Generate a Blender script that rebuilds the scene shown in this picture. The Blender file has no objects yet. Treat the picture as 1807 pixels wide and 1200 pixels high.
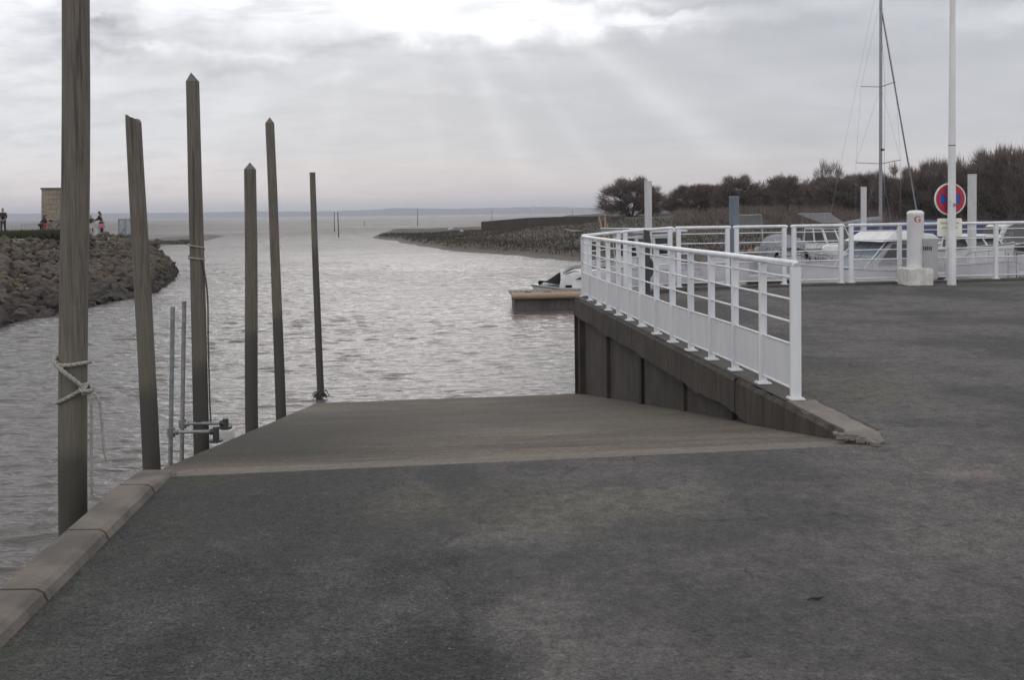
import bpy, bmesh, math, random
from mathutils import Vector, Matrix, noise
R = math.radians
PI = math.pi
rnd = random.Random(7)
scene = bpy.context.scene
COL = scene.collection

# ------------------------------------------------------------------ camera
F, CX, HY, PITCH, ROLL, EYE = 1600.0, 903.5, 376.5, R(2.0), R(0.76), 1.55
CY = HY + F * math.tan(PITCH)
cam_d = bpy.data.cameras.new('camera'); cam = bpy.data.objects.new('camera', cam_d); COL.objects.link(cam)
CR = Matrix.Rotation(PI / 2 - PITCH, 3, 'X') @ Matrix.Rotation(-ROLL, 3, 'Z')
cam.matrix_world = Matrix.Translation((0, 0, EYE)) @ CR.to_4x4()
cam_d.sensor_fit = 'HORIZONTAL'; cam_d.sensor_width = 36; cam_d.lens = 36 * F / 1807
cam_d.shift_y = -(600 - CY) / 1807; cam_d.shift_x = 0
cam_d.clip_start = 0.05; cam_d.clip_end = 30000
scene.camera = cam

def ray(x, y): return CR @ Vector(((x - CX) / F, -(y - CY) / F, -1))
def P(x, y, z=0.0):
    d = ray(x, y); t = (z - EYE) / d.z
    return Vector((d.x * t, d.y * t, z))
def D(x, y, dist):
    d = ray(x, y); t = dist / d.y
    return Vector((d.x * t, dist, EYE + d.z * t))

# ------------------------------------------------------------------ sky, sun, exposure
scene.view_settings.view_transform = 'Standard'; scene.view_settings.look = 'None'
scene.view_settings.exposure = 0.0; scene.view_settings.gamma = 1.0
SUN_EL, SUN_AZ = R(20), R(-7)          # azimuth from +Y towards +X
sd = Vector((math.sin(SUN_AZ) * math.cos(SUN_EL), math.cos(SUN_AZ) * math.cos(SUN_EL), math.sin(SUN_EL)))
sun_d = bpy.data.lights.new('sun', 'SUN'); sun = bpy.data.objects.new('sun', sun_d); COL.objects.link(sun)
sun_d.energy = 0.3; sun_d.angle = R(30); sun_d.color = (1, .95, .9)
sun.rotation_euler = (-sd).to_track_quat('-Z', 'Y').to_euler()

class NT:
    """small helper for node trees"""
    def __init__(s, tree): s.t = tree; s.t.nodes.clear()
    def n(s, kind, **kw):
        nd = s.t.nodes.new(kind)
        for k, v in kw.items():
            if k.startswith('i_'):
                key = k[2:]; key = int(key) if key.isdigit() else key.replace('_', ' ')
                s.put(nd.inputs[key], v)
            else: setattr(nd, k, v)
        return nd
    def put(s, sock, v):
        if hasattr(v, 'is_output') or isinstance(v, bpy.types.NodeSocket): s.t.links.new(v, sock)
        elif isinstance(v, bpy.types.Node): s.t.links.new(v.outputs[0], sock)
        else:
            if isinstance(v, (tuple, list)) and len(v) == 3 and len(sock.default_value) == 4: v = (*v, 1)
            sock.default_value = v
    def m(s, op, a, b=None, c=None, clamp=False):
        nd = s.t.nodes.new('ShaderNodeMath'); nd.operation = op; nd.use_clamp = clamp
        s.put(nd.inputs[0], a)
        if b is not None: s.put(nd.inputs[1], b)
        if c is not None: s.put(nd.inputs[2], c)
        return nd.outputs[0]
    def vm(s, op, a, b=None):
        nd = s.t.nodes.new('ShaderNodeVectorMath'); nd.operation = op
        s.put(nd.inputs[0], a)
        if b is not None: s.put(nd.inputs[1], b)
        return nd.outputs[1] if op in ('DOT_PRODUCT', 'LENGTH') else nd.outputs[0]
    def mix(s, f, a, b, mode='MIX'):
        nd = s.t.nodes.new('ShaderNodeMix'); nd.data_type = 'RGBA'; nd.blend_type = mode
        s.put(nd.inputs[0], f); s.put(nd.inputs[6], a); s.put(nd.inputs[7], b)
        return nd.outputs[2]
    def ss(s, v, a, b, lo=0.0, hi=1.0):
        nd = s.t.nodes.new('ShaderNodeMapRange'); nd.interpolation_type = 'SMOOTHSTEP'
        s.put(nd.inputs[0], v)
        for i, q in enumerate((a, b, lo, hi)): nd.inputs[i + 1].default_value = q
        return nd.outputs[0]
    def noise(s, vec, scale, detail=3, rough=.55, dist=0.0, dims='3D'):
        nd = s.t.nodes.new('ShaderNodeTexNoise'); nd.noise_dimensions = dims
        s.put(nd.inputs['W'] if dims == '1D' else nd.inputs['Vector'], vec)
        nd.inputs['Scale'].default_value = scale; nd.inputs['Detail'].default_value = detail
        nd.inputs['Roughness'].default_value = rough; nd.inputs['Distortion'].default_value = dist
        return nd.outputs['Fac']
    def scale(s, vec, xyz, rotz=0.0):
        nd = s.t.nodes.new('ShaderNodeMapping'); s.put(nd.inputs[0], vec)
        nd.inputs['Scale'].default_value = xyz; nd.inputs['Rotation'].default_value = (0, 0, rotz)
        return nd.outputs[0]

world = bpy.data.worlds.new('World'); scene.world = world; world.use_nodes = True
w = NT(world.node_tree)
sky = w.n('ShaderNodeTexSky', sky_type='NISHITA', sun_disc=False, sun_elevation=SUN_EL, sun_rotation=SUN_AZ)
gen = w.n('ShaderNodeTexCoord').outputs['Generated']
sep = w.n('ShaderNodeSeparateXYZ', i_0=gen)
sx, sy, sz = sep.outputs
# cloud sheet seen in perspective: long streaks low down, broader lumps above
den = w.m('ADD', w.m('MAXIMUM', sz, 0.0), 0.19)
uv = w.n('ShaderNodeCombineXYZ', i_0=w.m('DIVIDE', sx, den), i_1=w.m('DIVIDE', sy, den), i_2=0.0).outputs[0]
cl1 = w.noise(w.scale(uv, (1.1, 1.5, 1)), 1.2, 6, .55, .4)
cl2 = w.noise(w.scale(uv, (1.5, 2.2, 1), .3), 2.9, 5, .55, .3)
az = w.m('ARCTAN2', sx, sy); el = w.m('ARCSINE', sz)
wob = w.m('SUBTRACT', w.noise(gen, 9, 4, .6), .5)
wob2 = w.m('SUBTRACT', w.noise(w.vm('ADD', gen, (3, 1, 2)), 14, 4, .6), .5)
azw = w.m('MULTIPLY_ADD', wob, .16, az); elw = w.m('MULTIPLY_ADD', wob2, .07, el)
def blob(px, py, rx, ry, amp, soft=True):
    a0 = (px - CX) / F; e0 = (HY - .0133 * (px - CX) - py) / F
    u = w.m('DIVIDE', w.m('SUBTRACT', azw, a0), rx / F); v = w.m('DIVIDE', w.m('SUBTRACT', elw, e0), ry / F)
    q = w.m('ADD', w.m('MULTIPLY', u, u), w.m('MULTIPLY', v, v))
    return w.m('MULTIPLY', w.m('EXPONENT', w.m('MULTIPLY', q, -1)), amp)
BLOBS = [(330, -15, 560, 75, .95), (880, 20, 210, 62, 1.1), (60, 110, 260, 90, .30), (1120, 45, 110, 14, .40), (130, 280, 420, 150, .14),
         (1180, 30, 60, 12, .25), (1740, 70, 170, 22, .22), (1480, 25, 60, 22, .14), (300, 105, 70, 10, .35), (470, 98, 110, 8, .22), (620, 150, 60, 8, .12), (830, 165, 160, 9, .10)]
DARK = [(235, 76, 40, 12, -.60), (255, 105, 62, 22, -.42), (200, 122, 60, 12, -.28), (440, 134, 60, 16, -.22), (430, 8, 90, 12, -.30), (60, 50, 80, 14, -.18), (640, 30, 120, 12, -.20),
        (700, 90, 420, 17, -.16), (1120, 18, 220, 9, -.25), (1560, 110, 300, 45, -.07), (1300, 230, 500, 70, -.05), (1700, 20, 200, 22, -.14), (1400, 70, 160, 16, -.10)]
lum = None
for b in BLOBS:
    v = blob(*b); lum = v if lum is None else w.m('ADD', lum, v)
lum = w.m('MULTIPLY', lum, w.ss(cl2, .30, .58, .45, 1.15))
for b in DARK: lum = w.m('ADD', lum, blob(*b))
lum = w.m('ADD', lum, w.m('MULTIPLY', w.m('SUBTRACT', cl1, .5), .22))
lum = w.m('ADD', lum, w.m('MULTIPLY', w.m('SUBTRACT', cl2, .5), .17))
lum = w.m('ADD', lum, w.m('MULTIPLY', w.m('MULTIPLY', w.ss(sx, .1, -.6), w.ss(sy, .2, .6)), .10))
# beams fanning out below the veiled sun
bx = w.m('SUBTRACT', az, SUN_AZ); by = w.m('SUBTRACT', SUN_EL, el)
ang = w.m('ARCTAN2', bx, by); beams = None
for deg, wid, amp in ((51, 2.4, .17), (24, 3.0, .14), (36, 1.6, .07), (-36, 5, .10), (-16, 3, .05), (62, 2, .05), (-55, 4, .06), (8, 2.5, .05)):
    q = w.m('DIVIDE', w.m('SUBTRACT', ang, R(deg)), R(wid)); v = w.m('MULTIPLY', w.m('EXPONENT', w.m('MULTIPLY', w.m('MULTIPLY', q, q), -1)), amp); beams = v if beams is None else w.m('ADD', beams, v)
beams = w.m('MULTIPLY', beams, w.m('MULTIPLY', w.ss(el, .015, .09), w.ss(el, .27, .15)))
lum = w.m('ADD', lum, w.m('MULTIPLY', beams, w.ss(cl1, .3, .6, .6, 1.1)))
lum = w.m('ADD', lum, w.m('MULTIPLY', w.ss(sy, .1, -.5), .45))
sdn = w.vm('DOT_PRODUCT', w.vm('NORMALIZE', gen), tuple(sd))
lum = w.m('ADD', lum, w.m('MULTIPLY', w.m('POWER', w.m('MAXIMUM', sdn, 0), 40), .15))
ramp = w.n('ShaderNodeValToRGB', i_0=w.m('MAXIMUM', sz, 0.0))
cr = ramp.color_ramp; cr.interpolation = 'EASE'
cr.elements[0].position = 0; cr.elements[0].color = (.70, .635, .63, 1)
cr.elements[1].position = 1; cr.elements[1].color = (.80, .80, .82, 1)
for p_, c_ in ((.04, (.64, .605, .61)), (.08, (.555, .565, .595)), (.2, (.53, .545, .58)), (.45, (.74, .745, .765))):
    e = cr.elements.new(p_); e.color = (*c_, 1)
cloud = w.mix(1.0, ramp.outputs[0], w.n('ShaderNodeCombineColor', i_0=w.m('MULTIPLY_ADD', lum, 1.0, 1), i_1=w.m('MULTIPLY_ADD', lum, .98, 1), i_2=w.m('MULTIPLY_ADD', lum, .93, 1)).outputs[0], 'MULTIPLY')
cloud10 = w.mix(1.0, cloud, (10.9, 10.9, 10.9), 'MULTIPLY')
for nd in w.t.nodes:
    if nd.type == 'MIX': nd.clamp_result = False
skyc = w.mix(.975, sky.outputs[0], cloud10)
bg = w.n('ShaderNodeBackground', i_0=skyc, i_1=0.1)
w.n('ShaderNodeOutputWorld', i_0=bg)

# ------------------------------------------------------------------ mesh and object helpers
class MB:
    def __init__(s): s.v = []; s.f = []; s.sm = []
    def add(s, vs, fs, smooth=False):
        o = len(s.v); s.v += [Vector(p) for p in vs]
        for f in fs: s.f.append([i + o for i in f]); s.sm.append(smooth)
        return s
    def box(s, c, size, rz=0.0, M=None):
        c = Vector(c); h = Vector(size) / 2; Rm = Matrix.Rotation(rz, 3, 'Z') if M is None else M
        vs = [c + Rm @ Vector((a * h.x, b * h.y, d * h.z)) for d in (-1, 1) for b in (-1, 1) for a in (-1, 1)]
        return s.add(vs, [(0, 2, 3, 1), (4, 5, 7, 6), (0, 1, 5, 4), (2, 6, 7, 3), (0, 4, 6, 2), (1, 3, 7, 5)])
    def rod(s, a, b, wx, wy):
        """flat bar between two points"""
        a, b = Vector(a), Vector(b); d = b - a; M = d.to_track_quat('Z', 'Y').to_matrix()
        return s.box((a + b) / 2, (wx, wy, d.length), M=M)
    def tube(s, pts, r, seg=10, caps=True, closed=False):
        pts = [Vector(p) for p in pts]; n = len(pts)
        rr = r if isinstance(r, (list, tuple)) else [r] * n
        up = None; rings = []
        for i, p in enumerate(pts):
            if closed: t = pts[(i + 1) % n] - pts[i - 1]
            else: t = pts[min(i + 1, n - 1)] - pts[max(i - 1, 0)]
            t.normalize()
            if up is None: up = Vector((0, 0, 1)) if abs(t.z) < .9 else Vector((0, 1, 0))
            x = up.cross(t)
            if x.length < 1e-5: x = Vector((1, 0, 0)).cross(t)
            x.normalize(); up = t.cross(x)
            rings.append([p + rr[i] * (math.cos(2 * PI * k / seg) * x + math.sin(2 * PI * k / seg) * up) for k in range(seg)])
        vs = [q for ring in rings for q in ring]; fs = []
        m = n if closed else n - 1
        for i in range(m):
            j = (i + 1) % n
            for k in range(seg):
                l = (k + 1) % seg; fs.append((i * seg + k, i * seg + l, j * seg + l, j * seg + k))
        s.add(vs, fs, True)
        if caps and not closed:
            s.add(rings[0], [tuple(range(seg))[::-1]]); s.add(rings[-1], [tuple(range(seg))])
        return s
    def lathe(s, prof, c=(0, 0, 0), seg=24, smooth=True):
        c = Vector(c); vs = []; fs = []
        for r, z in prof: vs += [c + Vector((r * math.cos(2 * PI * k / seg), r * math.sin(2 * PI * k / seg), z)) for k in range(seg)]
        for i in range(len(prof) - 1):
            for k in range(seg):
                l = (k + 1) % seg; fs.append((i * seg + k, i * seg + l, (i + 1) * seg + l, (i + 1) * seg + k))
        s.add(vs, fs, smooth)
        s.add(vs[:seg], [tuple(range(seg))[::-1]]); s.add(vs[-seg:], [tuple(range(seg))])
        return s
    def prism(s, poly, z0, z1):
        n = len(poly)
        vs = [Vector((p[0], p[1], z0)) for p in poly] + [Vector((p[0], p[1], z1)) for p in poly]
        return s.add(vs, [tuple(range(n))[::-1], tuple(range(n, 2 * n))] + [(i, (i + 1) % n, (i + 1) % n + n, i + n) for i in range(n)])
    def hexa(s, lo, hi):
        """solid between two quads given in the same order"""
        return s.add(list(lo) + list(hi), [(3, 2, 1, 0), (4, 5, 6, 7)] + [(i, (i + 1) % 4, (i + 1) % 4 + 4, i + 4) for i in range(4)])
    def slab(s, poly, nrm, th):
        """flat polygon given real thickness along nrm"""
        n = len(poly); nrm = Vector(nrm).normalized() * th
        a = [Vector(p) for p in poly]; b = [p + nrm for p in a]
        return s.add(a + b, [tuple(range(n))[::-1], tuple(range(n, 2 * n))] + [(i, (i + 1) % n, (i + 1) % n + n, i + n) for i in range(n)])
    def build(s, name, mat, parent=None, bevel=0.0, **tags):
        me = bpy.data.meshes.new(name); me.from_pydata([tuple(p) for p in s.v], [], s.f)
        me.polygons.foreach_set('use_smooth', s.sm)
        me.materials.append(mat); me.update()
        if s.fixn:
            bm = bmesh.new(); bm.from_mesh(me); bmesh.ops.recalc_face_normals(bm, faces=bm.faces); bm.to_mesh(me); bm.free()
        o = bpy.data.objects.new(name, me); COL.objects.link(o)
        if parent is not None:
            o.parent = parent; o.matrix_parent_inverse = Matrix.Identity(4)
        if bevel:
            md = o.modifiers.new('bevel', 'BEVEL'); md.width = bevel; md.segments = 2; md.limit_method = 'ANGLE'; md.angle_limit = R(40)
        tag(o, **tags)
        return o
    fixn = True
def tag(o, label=None, category=None, group=None, kind=None):
    for k, v in (('label', label), ('category', category), ('group', group), ('kind', kind)):
        if v: o[k] = v
    return o
def thing(name, loc, label, category, group=None, rz=0.0):
    o = bpy.data.objects.new(name, None); COL.objects.link(o); o.empty_display_size = .2
    o.location = loc; o.rotation_euler = (0, 0, rz)
    return tag(o, label, category, group)
def copy_thing(o, loc, rz, label, scale=None):
    c = o.copy(); COL.objects.link(c); c.location = loc; c.rotation_euler = (0, 0, rz); c['label'] = label
    if scale: c.scale = scale
    for ch in list(o.children):
        d = ch.copy(); COL.objects.link(d); d.parent = c
        for g in ch.children:
            e = g.copy(); COL.objects.link(e); e.parent = d
    return c
def text_mesh(name, body, size, mat, parent, M, ext=.002, bold=False):
    cu = bpy.data.curves.new(name, 'FONT'); cu.body = body; cu.size = size; cu.extrude = ext; cu.align_x = 'CENTER'; cu.align_y = 'CENTER'
    if bold: cu.offset = size * .02
    t = bpy.data.objects.new(name, cu); COL.objects.link(t)
    dg = bpy.context.evaluated_depsgraph_get(); me = bpy.data.meshes.new_from_object(t.evaluated_get(dg))
    bpy.data.objects.remove(t); me.name = name; me.materials.clear(); me.materials.append(mat)
    o = bpy.data.objects.new(name, me); COL.objects.link(o); o.parent = parent; o.matrix_local = M
    return o

# ------------------------------------------------------------------ materials
def mat_base(name):
    m = bpy.data.materials.new(name); m.use_nodes = True
    return m, NT(m.node_tree)
def finish(t, **kw):
    b = t.n('ShaderNodeBsdfPrincipled')
    for k, v in kw.items(): t.put(b.inputs[k.replace('_', ' ')], v)
    t.n('ShaderNodeOutputMaterial', i_0=b)
    return b
def mat(name, c1, c2=None, rough=.6, scale=8, stretch=(1, 1, 1), bump=0.0, bscale=None, metal=0.0, contrast=(.35, .65), spec=.5, detail=5):
    m, t = mat_base(name)
    co = t.n('ShaderNodeTexCoord').outputs['Object']; v = t.scale(co, stretch)
    c2 = c2 or tuple(x * .75 for x in c1)
    n1 = t.noise(v, scale, detail, .6)
    col = t.mix(t.ss(n1, contrast[0], contrast[1]), c1, c2)
    kw = dict(Base_Color=col, Roughness=rough, Metallic=metal)
    if bump:
        n2 = t.noise(v, bscale or scale * 4, 4, .6)
        bp = t.n('ShaderNodeBump', i_Strength=1.0, i_Distance=bump, i_Height=n2); kw['Normal'] = bp.outputs[0]
    b = finish(t, **kw); b.inputs['Specular IOR Level'].default_value = spec
    return m

def mat_asphalt():
    m, t = mat_base('asphalt')
    co = t.n('ShaderNodeTexCoord').outputs['Object']; s_ = t.n('ShaderNodeSeparateXYZ', i_0=co); X, Y, Z = s_.outputs
    big = t.noise(co, .55, 5, .6); mid = t.noise(t.vm('ADD', co, (5, 9, 0)), 2.2, 5, .62); fine = t.noise(co, 26, 4, .7)
    # coarse dark bluish chippings in the front left, smoother greyer surface on the right
    edge = t.m('ADD', X, t.m('MULTIPLY', t.m('SUBTRACT', Y, 3.4), .42))
    edge = t.m('ADD', edge, t.m('MULTIPLY', t.m('SUBTRACT', mid, .5), 1.5))
    edge = t.m('ADD', edge, t.m('MULTIPLY', t.m('SUBTRACT', big, .5), .8))
    left = t.ss(edge, .15, -.40)
    left = t.m('MULTIPLY', left, t.ss(Y, 7.5, 5.2))
    smooth_c = t.mix(t.ss(big, .40, .58), (.062, .059, .058), (.122, .112, .108))
    smooth_c = t.mix(t.m('MULTIPLY', t.ss(mid, .48, .70), .55), smooth_c, (.066, .066, .065))
    coarse_c = t.mix(t.ss(mid, .35, .65), (.032, .033, .033), (.062, .063, .063))
    col = t.mix(left, smooth_c, coarse_c)
    # aggregate
    vo = t.n('ShaderNodeTexVoronoi', i_Vector=co, i_Scale=120.0); vc = t.n('ShaderNodeSeparateColor', i_0=vo.outputs['Color'])
    chip = t.m('MULTIPLY_ADD', t.m('SUBTRACT', vc.outputs[0], .5), t.m('MULTIPLY_ADD', left, .7, .5), 1.0)
    col = t.mix(1.0, col, t.n('ShaderNodeCombineColor', i_0=chip, i_1=chip, i_2=chip).outputs[0], 'MULTIPLY')
    vo2 = t.n('ShaderNodeTexVoronoi', i_Vector=t.vm('ADD', co, (2, 3, 0)), i_Scale=38.0); v2c = t.n('ShaderNodeSeparateColor', i_0=vo2.outputs['Color'])
    fleck = t.m('MULTIPLY', t.m('GREATER_THAN', v2c.outputs[1], .965), t.m('LESS_THAN', vo2.outputs['Distance'], .010))
    fleck = t.m('GREATER_THAN', t.m('MULTIPLY', t.m('GREATER_THAN', v2c.outputs[1], .93), t.m('LESS_THAN', vo2.outputs['Distance'], .16)), .5)
    col = t.mix(t.m('MULTIPLY', fleck, t.m('MULTIPLY_ADD', left, .45, .2)), col, (.30, .29, .27))
    # worn dark streaks across, near the head of the ramp
    band = t.noise(t.scale(co, (.35, 1.6, 1), .12), 1.5, 4, .6)
    col = t.mix(t.m('MULTIPLY', t.m('MULTIPLY', t.ss(band, .52, .70), .40), t.ss(Y, 3.6, 4.6)), col, (.048, .05, .052))
    dk = t.m('MULTIPLY', t.m('MULTIPLY', t.ss(X, 1.2, -.9), t.ss(t.m('ADD', Y, t.m('MULTIPLY', mid, .6)), 4.3, 4.9)), t.ss(mid, .40, .55))
    col = t.mix(t.m('MULTIPLY', dk, .55), col, (.030, .031, .031))
    # moss tint and dusty patches
    def patch(x, y, rx, ry):
        u = t.m('DIVIDE', t.m('SUBTRACT', X, x), rx); v = t.m('DIVIDE', t.m('SUBTRACT', Y, y), ry)
        q = t.m('ADD', t.m('ADD', t.m('MULTIPLY', u, u), t.m('MULTIPLY', v, v)), t.m('MULTIPLY', t.m('SUBTRACT', mid, .5), 3.0))
        return t.ss(q, 1.1, -.2)
    col = t.mix(t.m('MULTIPLY', t.m('MULTIPLY', patch(.15, 4.75, 1.25, .55), .5), t.ss(fine, .3, .6)), col, (.125, .118, .080))
    col = t.mix(t.m('MULTIPLY', patch(2.9, 8.0, .75, 1.3), .38), col, (.085, .088, .052))
    col = t.mix(t.m('MULTIPLY', patch(2.6, 5.2, .35, .14), .7), col, (.19, .165, .145))
    col = t.mix(t.m('MULTIPLY', patch(2.95, 5.0, .2, .12), .7), col, (.2, .17, .15))
    col = t.mix(t.m('MULTIPLY', t.m('MULTIPLY', t.ss(X, -1.35, -1.98), t.ss(mid, .4, .6)), .6), col, (.045, .052, .028))
    h = t.m('ADD', t.m('MULTIPLY', vo.outputs['Distance'], .5), t.m('MULTIPLY', fine, .8))
    med = t.noise(co, 7, 6, .75)
    col = t.mix(t.m('MULTIPLY', t.ss(med, .44, .64), .45), col, (.040, .040, .039))
    col = t.mix(t.m('MULTIPLY', t.ss(t.noise(t.vm('ADD', co, (7, 1, 0)), 3.3, 6, .75), .56, .70), .40), col, (.135, .122, .112))
    crn = t.n('ShaderNodeTexVoronoi', i_Vector=t.vm('ADD', co, t.n('ShaderNodeTexNoise', i_Vector=co, i_Scale=1.7, i_Detail=4.0).outputs['Color']), i_Scale=.55, feature='DISTANCE_TO_EDGE')
    col = t.mix(t.m('MULTIPLY', t.m('MULTIPLY', t.ss(crn.outputs[0], .006, .001), t.ss(med, .45, .55)), .6), col, (.02, .02, .02))
    gr1 = t.noise(co, 17, 6, .85); gr2 = t.noise(t.vm('ADD', co, (1, 7, 3)), 60, 3, .8)
    gg = t.m('ADD', t.m('MULTIPLY_ADD', t.m('SUBTRACT', gr1, .5), 2.3, 1.0), t.m('MULTIPLY', t.m('SUBTRACT', gr2, .5), 1.6), clamp=False)
    gg = t.m('MAXIMUM', gg, .3)
    col = t.mix(1.0, col, t.n('ShaderNodeCombineColor', i_0=gg, i_1=gg, i_2=gg).outputs[0], 'MULTIPLY')
    bp = t.n('ShaderNodeBump', i_Strength=1.0, i_Distance=.010, i_Height=t.m('ADD', h, t.m('MULTIPLY', med, .6)))
    b = finish(t, Base_Color=col, Roughness=t.m('MULTIPLY_ADD', big, .2, .72), Normal=bp.outputs[0])
    b.inputs['Specular IOR Level'].default_value = .3
    return m
def mat_ramp():
    m, t = mat_base('ramp_concrete')
    co = t.n('ShaderNodeTexCoord').outputs['Object']; s_ = t.n('ShaderNodeSeparateXYZ', i_0=co); X, Y, Z = s_.outputs
    big = t.noise(co, .7, 5, .6); lines = t.noise(t.scale(co, (.5, 16, 16), -.095), 2.0, 6, .75); fine = t.noise(co, 30, 4, .7)
    band = t.noise(t.scale(co, (.10, 1.3, 1.3), -.095), 1.2, 4, .6)
    col = t.mix(t.ss(big, .3, .7), (.200, .168, .139), (.130, .112, .096))
    col = t.mix(t.m('MULTIPLY', t.ss(band, .45, .68), .5), col, (.085, .079, .074))
    col = t.mix(t.m('MULTIPLY', t.ss(lines, .48, .62), .75), col, (.062, .055, .048))
    # wet algae side near the piles, wet edge at the water
    leftw = t.m('MULTIPLY', t.ss(t.m('ADD', X, t.m('MULTIPLY', t.m('SUBTRACT', big, .5), 2.5)), -.3, -1.9), t.m('MULTIPLY', t.ss(t.m('ADD', Y, t.m('MULTIPLY', lines, 1.2)), 6.0, 7.1), t.ss(Y, 13, 8.0)))
    col = t.mix(t.m('MULTIPLY', leftw, .80), col, (.048, .047, .040))
    midz = t.m('MULTIPLY', t.ss(Z, -.25, -.55), t.ss(Z, -1.5, -1.1))
    col = t.mix(t.m('MULTIPLY', midz, .35), col, (.085, .082, .078))
    med = t.noise(co, 9, 6, .75)
    col = t.mix(t.m('MULTIPLY', t.ss(med, .45, .7), .35), col, (.062, .056, .050))
    col = t.mix(t.m('MULTIPLY', t.ss(t.m('ADD', Z, t.m('MULTIPLY', t.m('SUBTRACT', med, .5), .03)), -.075, -.05), .5), col, (.20, .18, .158))
    wet = t.ss(t.m('ADD', Z, t.m('MULTIPLY', fine, .05)), -1.45, -1.72)
    col = t.mix(t.m('MULTIPLY', wet, .25), col, (.085, .075, .068))
    g = t.m('ADD', t.m('MULTIPLY_ADD', t.m('SUBTRACT', fine, .5), 1.5, 1.0), t.m('MULTIPLY', t.m('SUBTRACT', t.noise(t.scale(co, (1, 4, 4)), 13, 5, .8), .5), 1.0))
    col = t.mix(1.0, col, t.n('ShaderNodeCombineColor', i_0=g, i_1=g, i_2=g).outputs[0], 'MULTIPLY')
    bp = t.n('ShaderNodeBump', i_Strength=.8, i_Distance=.008, i_Height=t.m('ADD', t.m('MULTIPLY', lines, 1.0), t.m('MULTIPLY', fine, .4)))
    b = finish(t, Base_Color=col, Roughness=.9, Normal=bp.outputs[0])
    b.inputs['Specular IOR Level'].default_value = .15
    return m
def mat_water():
    m, t = mat_base('water')
    co = t.n('ShaderNodeTexCoord').outputs['Object']
    a = t.noise(t.scale(co, (1.5, 3.6, 1), .06), 1.5, 4, .55, .5)
    b_ = t.noise(t.scale(co, (.5, 1.0, 1), -.15), 1.0, 3, .5, .3)
    c = t.noise(t.scale(co, (2.0, 5.0, 1), .1), 4.0, 3, .6, .3)
    calm = t.noise(t.scale(co, (.018, .035, 1), .3), 1.0, 4, .55)
    h = t.m('ADD', t.m('ADD', t.m('MULTIPLY', a, .22), t.m('MULTIPLY', b_, .26)), t.m('MULTIPLY', c, .035))
    yy = t.n('ShaderNodeSeparateXYZ', i_0=co).outputs[1]
    h = t.m('MULTIPLY', h, t.m('MULTIPLY', t.ss(calm, .35, .62, .35, 1.0), t.ss(yy, 15, 110, .30, 3.2)))
    bp = t.n('ShaderNodeBump', i_Strength=1.0, i_Distance=1.0, i_Height=h)
    mud = t.mix(t.ss(calm, .4, .6), (.105, .088, .079), (.088, .077, .072))
    b = finish(t, Base_Color=mud, Roughness=t.ss(yy, 20, 200, .12, .45), Normal=bp.outputs[0], IOR=1.33)
    return m
def mat_pile(name, tide):
    m, t = mat_base(name)
    co = t.n('ShaderNodeTexCoord').outputs['Object']; geo = t.n('ShaderNodeNewGeometry').outputs['Position']
    z = t.n('ShaderNodeSeparateXYZ', i_0=geo).outputs[2]
    g1 = t.noise(t.scale(co, (1, 1, .03)), 85, 5, .7, .4); g2 = t.noise(co, 2.2, 4, .6)
    col = t.mix(t.ss(g1, .30, .70), (.180, .155, .130), (.080, .070, .061))
    col = t.mix(t.m('MULTIPLY', t.ss(g2, .45, .7), .5), col, (.15, .147, .115))
    vo = t.n('ShaderNodeTexVoronoi', i_Vector=t.scale(co, (1, 1, .45)), i_Scale=5.5)
    knot = t.ss(vo.outputs['Distance'], .13, .06)
    rc = t.n('ShaderNodeSeparateColor', i_0=vo.outputs['Color'])
    col = t.mix(t.m('MULTIPLY', knot, t.m('MULTIPLY', t.m('GREATER_THAN', rc.outputs[0], .72), .8)), col, (.030, .026, .023))
    crk = t.noise(t.scale(co, (1, 1, .02)), 40, 3, .5, .3)
    col = t.mix(t.m('MULTIPLY', t.ss(crk, .62, .68), .7), col, (.038, .032, .028))
    g3 = t.noise(t.scale(co, (1, 1, .25)), 9, 5, .7)
    col = t.mix(t.m('MULTIPLY', t.ss(g3, .5, .7), .4), col, (.075, .066, .058))
    zz = t.m('ADD', z, t.m('MULTIPLY', t.m('SUBTRACT', g2, .5), .5))
    col = t.mix(t.m('MULTIPLY', t.ss(zz, tide + .85, tide + .15), .55), col, (.13, .125, .092))
    wetm = t.ss(zz, tide + .12, tide - .10)
    col = t.mix(t.m('MULTIPLY', wetm, .82), col, (.050, .044, .040))
    bp = t.n('ShaderNodeBump', i_Strength=.8, i_Distance=.006, i_Height=g1)
    finish(t, Base_Color=col, Roughness=t.m('SUBTRACT', .85, t.m('MULTIPLY', wetm, .3)), Normal=bp.outputs[0])
    return m
def mat_wall(name, top, dark, streak=.7):
    m, t = mat_base(name)
    co = t.n('ShaderNodeTexCoord').outputs['Object']
    n1 = t.noise(co, 1.8, 6, .65); n2 = t.noise(t.scale(co, (2.5, 2.5, .22)), 3.5, 5, .65); n3 = t.noise(co, 28, 4, .65)
    col = t.mix(t.ss(n1, .3, .7), top, dark)
    col = t.mix(t.m('MULTIPLY', t.ss(n2, .45, .68), streak), col, tuple(c * .6 for c in dark))
    col = t.mix(t.m('MULTIPLY', t.ss(n3, .55, .72), .35), col, tuple(c * 1.5 for c in top))
    bp = t.n('ShaderNodeBump', i_Strength=.8, i_Distance=.012, i_Height=t.m('ADD', n1, t.m('MULTIPLY', n3, .5)))
    finish(t, Base_Color=col, Roughness=.85, Normal=bp.outputs[0])
    return m
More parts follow.
